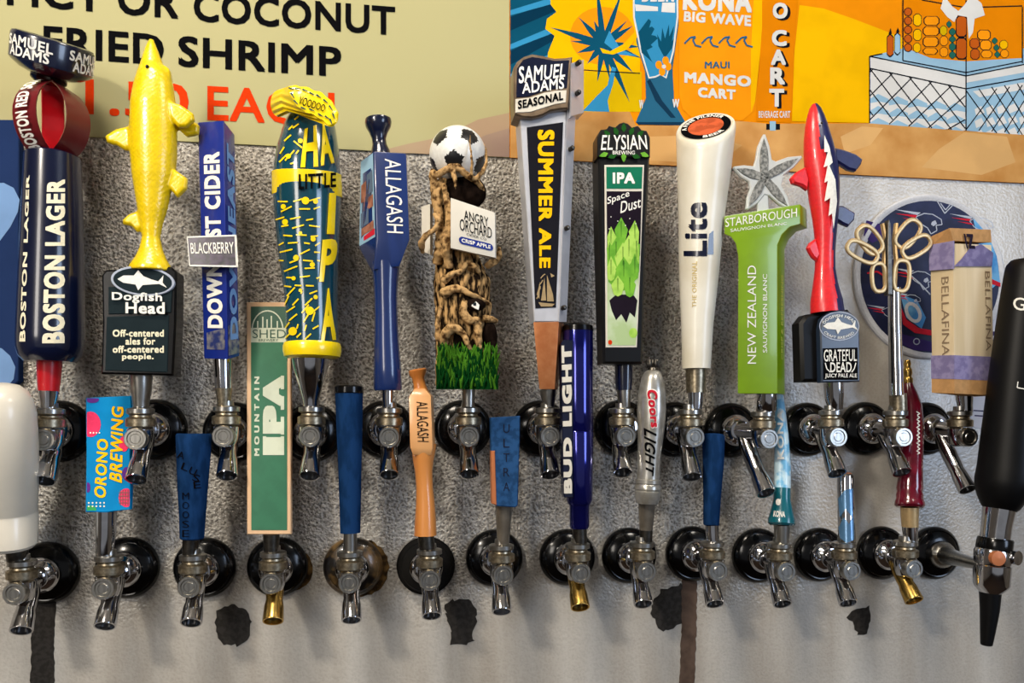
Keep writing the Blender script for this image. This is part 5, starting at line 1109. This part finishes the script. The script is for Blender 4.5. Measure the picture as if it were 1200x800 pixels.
# --- L6 wooden
t, A = tap('tap with turned orange wooden handle lettered in black, small knob on top', LOW, 499, 662, 504, 680, 506, 721, fl_mat='charcoal', fl_label='matt charcoal flange')
D = .074
mat('orange_wood', (206, 134, 66), .32, coat=.5, bump=.1, scale=40, col2=(186, 112, 50), stretch=(1, 1, .08)); mat('light_wood', (226, 168, 110), .35, coat=.3, scale=40, col2=(214, 152, 92), stretch=(1, 1, .08))
q = MB(); q.lathe([(495, 466, D, 12), (493, 458, D, 8.6), (491.5, 450, D, 7), (490, 443, D, 7.2), (489.5, 438, D, 10), (489.5, 434, D, 10.8), (489.5, 432.6, D, 9.5)], 'orange_wood', 32)
q.lathe([(497, 520, D, 14.5), (496.5, 530, D, 13.5), (496, 540, D, 12), (496.5, 552, D, 10.2), (497.5, 570, D, 9.8), (498.5, 590, D, 11), (498.5, 610, D, 12.4), (498.5, 627, D, 13.2)], 'orange_wood', 32)
h = sub(q, 'handle', t)
q = MB(); tb = [(479, 465, D + .014), (505, 463.5, D + .016), (508, 464, D - .004), (486, 464, D - .010)]; bb = [(480.5, 524, D + .014), (507, 525, D + .016), (510, 523, D - .004), (488, 523, D - .010)]
q.hexa([(484, 533, D + .011), (505, 533, D + .012), (507, 532, D - .006), (489, 532, D - .010)], [(486, 455, D + .009), (498, 455, D + .010), (499, 455, D - .004), (488, 455, D - .006)], 'light_wood', [bb, tb]); sub(q, 'block', h, 'paler wood block', bevel=.0008)
q = MB(); q.text('ALLAGASH', onface(tb[0], tb[1], bb[1], bb[0], .34, .10, .84, .88, 'd'), 'black_print', .0); q.build('lettering', h, recalc=False)
ferrule(t, [(499, 627, 9.5), (500, 638, 9.5), (501, 646, 9)], 'dark_steel')
# --- L7 blue board
t, A = tap('tap with flat blue wedge handle, bare copper coloured edge and smoky grey cone', LOW, 579, 653, 590, 674, 588, 716)
D = .074
mat('copper_edge', (196, 118, 72), .4, .3, scale=60); mat('smoky_clear', (128, 120, 108), .2, .5, scale=60, var=.3)
q = MB(); q.slab([(575, 489), (609.5, 487), (609, 520), (607, 592), (604, 594.5), (582, 593), (577, 590)], D + .008, .013, 'blue_board', bev=.0012); h = sub(q, 'handle', t)
q = MB(); q.slab([(575.5, 528), (580, 528), (582, 592), (576.5, 590)], D + .0092, .014, 'copper_edge', bev=.0006); sub(q, 'bare_edge', h, 'copper coloured bare edge')
q = MB(); f = flat(D + .0086)
for i, ch in enumerate('ULTRA'): q.text(ch, on(box4(590, 497 + i * 17, 597, 507 + i * 17), f), 'navy', -.01)
q.build('lettering', h, recalc=False)
ferrule(t, [(590.5, 593, 10.5), (590, 615, 8.6), (589.5, 638, 6.8), (589.5, 640, 6.6)], 'smoky_clear', 'smoky grey cone')
# --- L8 blue cylinder
t, A = tap('tap with deep blue metallic cylinder handle, raised white letters down its left side', LOW, 664, 652, 681, 672, 680, 711, 'brass')
D = .078
mat('metal_blue', (24, 28, 120), .12, .75, coat=.7, scale=30, var=.2)
body = [(677, 380, D, 12), (677, 383, D, 16.5), (677, 388, D, 18), (677.5, 480, D, 17.4), (678, 504, D, 17.2), (678, 505, D, 16.6), (678, 507, D, 17.2), (679, 585, D, 15.5), (679, 590, D, 13.5)]
h = sub(MB().lathe(body, 'metal_blue', 40), 'handle', t)
q = MB(); q.lathe([(677, 388, D, 18.3), (677, 382, D, 17.6), (677, 379.5, D, 14), (677, 379, D, 5)], 'black_plastic', 40); sub(q, 'top_cap', h, 'black top cap'); q = MB(); q.lathe([(679, 588, D, 14), (679, 592, D, 12), (679, 616, D, 11.5), (679, 619, D, 10)], 'metal_blue', 32); sub(q, 'foot', h, 'narrow blue foot')
q = MB(); q.slab([(657.5, 402), (660, 398), (672, 398), (672, 583), (662, 583), (660, 579)], D + .0155, .014, 'navy', bev=.001); sub(q, 'letter_backing', h, 'dark strip behind the letters')
q = MB(); q.text('BUD LIGHT', on([(670.5, 578), (670, 404), (658, 405), (661, 578)], lambda x, y: P(x, y, D + .017)), 'white_plastic', .07, thick=(0, .0018, 0)); q.build('raised_letters', h, recalc=False)
ferrule(t, [(679, 619, 8.5), (679.5, 630, 8.2), (680, 640, 8)], 'dark_steel')
# --- L9 silver
t, A = tap('tap with pale silver turned handle, red and black script, small crown on top', LOW, 736, 650, 758, 670, 754, 707)
D = .076
mat('silver_lacquer', (184, 182, 176), .28, .65, coat=.4, scale=80, col2=(164, 160, 150))
body = [(765, 433, D, 5), (765, 436, D, 9.5), (764.5, 445, D, 13), (764, 460, D, 16), (763.5, 480, D, 16.8), (763, 500, D, 15.8), (761, 530, D, 13.8), (760, 552, D, 13.2), (759.5, 561, D, 13.4), (759.5, 562, D, 15), (759.3, 566, D, 15), (759.3, 567, D, 13.8), (759.2, 569, D, 15.2), (759, 573, D, 15.2), (759, 574.5, D, 13.8), (759, 576, D, 15.2), (758.8, 584, D, 14.6), (758.5, 590, D, 12)]
h = sub(MB().lathe(body, 'silver_lacquer', 40), 'handle', t)
q = MB(); q.lathe([(765, 437, D, 7), (765, 431, D, 6), (765, 430, D, 5)], 'dark_steel', 20)
for k in range(5):
    a = 2 * math.pi * k / 5; c_ = P(765, 426, D) + Vector((math.cos(a) * .0055, math.sin(a) * .0055, 0)); q.ball(c_, .0022, 'dark_steel', 8, 6, (1, 1, 2.6))
sub(q, 'crown', h, 'small dark metal crown')
f = skin(body, .0007); q = MB(); q.text('Coors', on([(757, 456), (763, 503), (774, 500), (771, 455)], f), 'white_print', .08, (10, 4), shear=.2); q.text('Coors', on([(758, 457), (763, 502), (773, 499), (770, 456)], skin(body, .0010)), 'print_red', .05, (10, 4), shear=.2); q.text('LIGHT', on([(754, 501), (757, 558), (766, 558), (770, 505)], f), 'black_print', .03, (10, 3), shear=.3); q.build('lettering', h, recalc=False)
ferrule(t, [(758, 590, 10), (757.5, 605, 9), (757, 621, 7.6)], 'smoky_clear', 'smoky grey cone', name='cone'); ferrule(t, [(757, 621, 7.8), (757, 634, 7.2), (757, 640, 6.5)], 'dark_steel')
# --- L10
t, A = tap('tap with narrow plain blue wrapped handle, right of the silver turned one', LOW, 810, 648, 842, 669, 838, 707)
D = .072
pb = [(836, 509, 11.5), (836, 511, 13), (836, 540, 12.2), (834.5, 580, 10.3), (833.5, 614, 9.2), (833.5, 615.5, 8)]
h = sub(MB().lathe([(x, y, .052 + (y - 509) / 106 * .013, r) for x, y, r in pb], 'blue_tape', 20), 'handle', t)
ferrule(t, [(834, 615, 7.8), (834.5, 628, 7.4), (835, 636, 7)], 'chrome')
# --- L11
t, A = tap('tap with light blue handle on a flared teal foot, half hidden by a spout', LOW, 887, 650, 922, 670, 917, 707)
D = .074
mat('sky_print', (110, 178, 216), .35, coat=.3, scale=60, col2=(196, 222, 232), ramp=(.45, .55)); mat('teal_gloss', (8, 94, 108), .25, coat=.5, scale=40)
q = MB(); q.lathe([(913, 463, .036, 5), (914, 480, .039, 6.5), (916, 510, .045, 8), (917, 545, .051, 9.6), (917, 575, .056, 9.6), (916.5, 582, .057, 9.4)], 'sky_print', 32, sq=.8); h = sub(q, 'handle', t)
q = MB(); q.lathe([(916.5, 572, .056, 9.9), (916.5, 585, .058, 9.8), (916, 600, .061, 13), (915.8, 608, .062, 15.2), (915.8, 613, .063, 15.4), (915.8, 615.5, .063, 13)], 'teal_gloss', 32); ft = sub(q, 'foot', h, 'teal flared foot')
q = MB(); f = skin([(914, 480, .039, 6.5), (916, 510, .045, 8), (917, 545, .051, 9.6)], .0010); q.text('KONA', on([(919, 538), (917.5, 480), (911, 480), (911, 538)], f), 'white_print', .03, (8, 2)); f2 = skin([(916.5, 585, .058, 9.9), (916, 600, .061, 13), (915.8, 608, .062, 15.2)], .0014); q.text('KONA', on([(906, 605), (920, 606), (920, 599), (907, 598)], f2), 'white_print', .03, (5, 1)); q.sheet(disc_pts(912, 588, 3, 4, 12), 'white_print', df=f2); q.build('lettering', h, recalc=False)
ferrule(t, [(916, 615, 9), (916, 625, 8.6), (916, 636, 8)], 'brushed_steel')
# --- L12
t, A = tap('tap with slim polished steel tube handle printed with blue peaks', LOW, 958.5, 649, 999, 669, 994, 706)
D = .074
mat('peak_blue', (84, 128, 168), .25, .4, coat=.4, scale=60)
body = [(990.5, 555, .052, 7), (990.5, 558, .0525, 9.4), (991.5, 600, .059, 9.6), (992.5, 636, .064, 9.4), (992.5, 641, .064, 8)]
h = sub(MB().lathe(body, 'chrome', 32), 'handle', t)
q = MB(); q.lathe([(990.5, 557, .052, 7.5), (990.5, 554, .052, 7.2), (990.5, 553.5, .052, 6)], 'copper_edge', 24); sub(q, 'end_plug', h, 'brown end plug')
f = skin(body, .0006); q = MB()
for pl_ in ([(982, 584), (990, 574), (998, 580), (999.5, 572), (999.5, 606), (991, 596), (984, 606)], [(982.5, 618), (989, 606), (995, 614), (1000.5, 604), (1001, 632), (992, 636), (984, 630)]):
    curved(q, pl_, 'peak_blue', f)
q.build('peak_print', h, recalc=False)
ferrule(t, [(992.5, 641, 7.4), (993, 648, 7)], 'dull_brass')
# --- L13
t, A = tap('tap with dark red glossy turned handle and gold finial', LOW, 1031, 647, 1072, 667, 1071, 703, 'brass')
D = .074
mat('wine_red', (104, 10, 34), .18, coat=.8, scale=60, var=.3)
body = [(1064, 446, 0.0355, 4), (1064.5, 452, 0.0362, 6), (1066, 462, 0.0374, 9), (1068, 475, 0.0390, 11.5), (1069, 495, 0.0414, 12.5), (1069, 520, 0.0471, 12.2), (1067.5, 550, 0.0548, 12.6), (1066, 572, 0.0604, 14.4), (1066, 576, 0.0614, 13.4), (1066, 580, 0.0624, 14.8), (1066, 584, 0.0634, 14.2), (1066, 588, 0.0645, 16), (1066, 592, 0.0655, 16.2), (1066, 594.5, 0.0661, 14)]
h = sub(MB().lathe(body, 'wine_red', 36), 'handle', t)
q = MB(); q.lathe([(1064, 449, 0.0359, 5.4), (1064, 444, 0.0353, 5.6), (1063.8, 441, 0.0349, 4), (1063.8, 437, 0.0344, 5), (1063.5, 433, 0.0340, 5), (1063.5, 430, 0.0336, 3.2), (1063.5, 426, 0.0331, 4), (1063.5, 422, 0.0326, 3)], 'brass', 24); sub(q, 'finial', h, 'gold finial')
f = skin(body, .0007); q = MB(); [stroke(q, [(1074 + (i % 2), 482 + i * 4.6), (1078, 484.5 + i * 4.6), (1075, 486 + i * 4.6)], 1.0, 'white_print', f) for i in range(11)]; q.build('lettering', h, recalc=False)
ferrule(t, [(1066, 594, 10), (1066, 606, 9.6), (1066.5, 617, 9)], 'gold', 'pale gold band', name='band'); ferrule(t, [(1066.5, 617, 8.8), (1067, 634, 7.2)], 'chrome')

# --- L14 stout tap
Fp = P(1093, 647, 0); root = bpy.data.objects.new('beer_tap', None); COL.objects.link(root); root.location = Fp
tag(root, 'tap with broad black handle, chrome barrel and long black nozzle, at right edge', 'beer tap', LOW); t = root
Yn = Vector((0, -1, 0))
q = MB(); q.rev(Fp, Yn, [(0, .0345), (.003, .0352), (.0065, .0347), (.009, .0332), (.0112, .0305), (.0108, .0292), (.0128, .0262), (.0142, .0225), (.016, .0185), (.0162, .014)], 'black_plastic', 48); sub(q, 'flange', root)
q = MB(); q.rev(Fp + Yn * .0145, Yn, [(0, .017), (.004, .0182), (.010, .016), (.014, .0115)], 'brushed_steel', 36); D = .118
E = P(1150, 662, D); q.tube([Fp + Yn * .02, (Fp + Yn * .02).lerp(E, .5), E], [.0125, .0085, .0060], 'brushed_steel', 24); sub(q, 'shank', root)
q = MB(); q.lathe([(1163.5, 642, D, 18), (1163.5, 646, D, 19.6), (1163.5, 657, D, 20), (1163, 661, D, 19), (1163, 662, D, 20), (1162, 684, D, 19.4), (1161.5, 688, D, 17.5), (1161, 694, D, 12)], 'chrome', 40); sub(q, 'barrel', root)
q = MB(); c_ = P(1155, 652, D); q.rev(P(1156, 651, D) + Vector((0, -.014, 0)), (-.1, -1, 0), [(0, .0085), (.006, .0085), (.0068, .0001)], 'copper_edge', 24); q.rev(P(1175, 651, D) + Vector((.004, -.014, 0)), (.3, -1, 0), [(0, .0085), (.004, .0085), (.0048, .0001)], 'chrome', 24); sub(q, 'side_plug', root, 'round plug faces')
q = MB(); q.lathe([(1165, 645, D, 18.8), (1165, 642, D, 19.2), (1166.5, 632, D, 19), (1166.5, 630, D, 18)], 'black_plastic', 40); sub(q, 'collar_ring', root, 'black ring')
q = MB(); q.lathe([(1160.5, 692, D, 11.8), (1159.8, 715, D, 10.2), (1157.5, 740, D, 8), (1156, 755, D, 6.4), (1155.8, 756, D, 5)], 'black_matte', 32); sub(q, 'nozzle', root, 'long black nozzle')
q = MB(); q.lathe([(1166, 632, D, 16), (1168, 615, D, 16.2), (1171, 596, D, 17.5)], 'chrome', 32); sub(q, 'neck', root, 'chrome neck')
body = [(1172, 598, D, 16), (1172.5, 594, D, 20), (1173.5, 584, D, 25), (1176, 572, D, 30), (1178, 562, D, 31.5), (1180, 550, D, 31), (1184, 500, D, 29), (1191, 430, D, 27), (1199, 360, D, 25), (1204, 320, D, 23.5), (1205, 312, D, 22.5), (1205.5, 307, D, 19), (1206, 305, D, 12)]
q = MB(); q.lathe(body, 'black_matte', 40); h = sub(q, 'handle', root)
f = skin(body, .0008); q = MB(); q.text('GUINNESS', on([(1188, 364), (1248, 368), (1248, 352), (1187, 349)], lambda x, y: f(min(x, 1222), y)), 'white_print', .0, (24, 2)) if False else q.text('G', on([(1187.5, 363), (1202, 364), (1201.5, 349), (1187, 348)], f), 'white_print', .01, (3, 2))
stroke(q, [(1193, 447), (1192, 454), (1203, 456)], 1.2, 'white_print', f); q.build('lettering', h, recalc=False)

# rust around two lower flanges
def rustdisc(cx, cy, r, seed):
    pts = disc_pts(cx, cy, r, r, 16); splat(pts, 'rust_stain', 'rust', d=.0011, jag=.8, seed=seed)
rustdisc(341, 667, 26, 21); rustdisc(422, 665, 34, 22)
for o in list(bpy.data.objects):
    if o.name.startswith('t.') or o.name == 't': bpy.data.objects.remove(o)
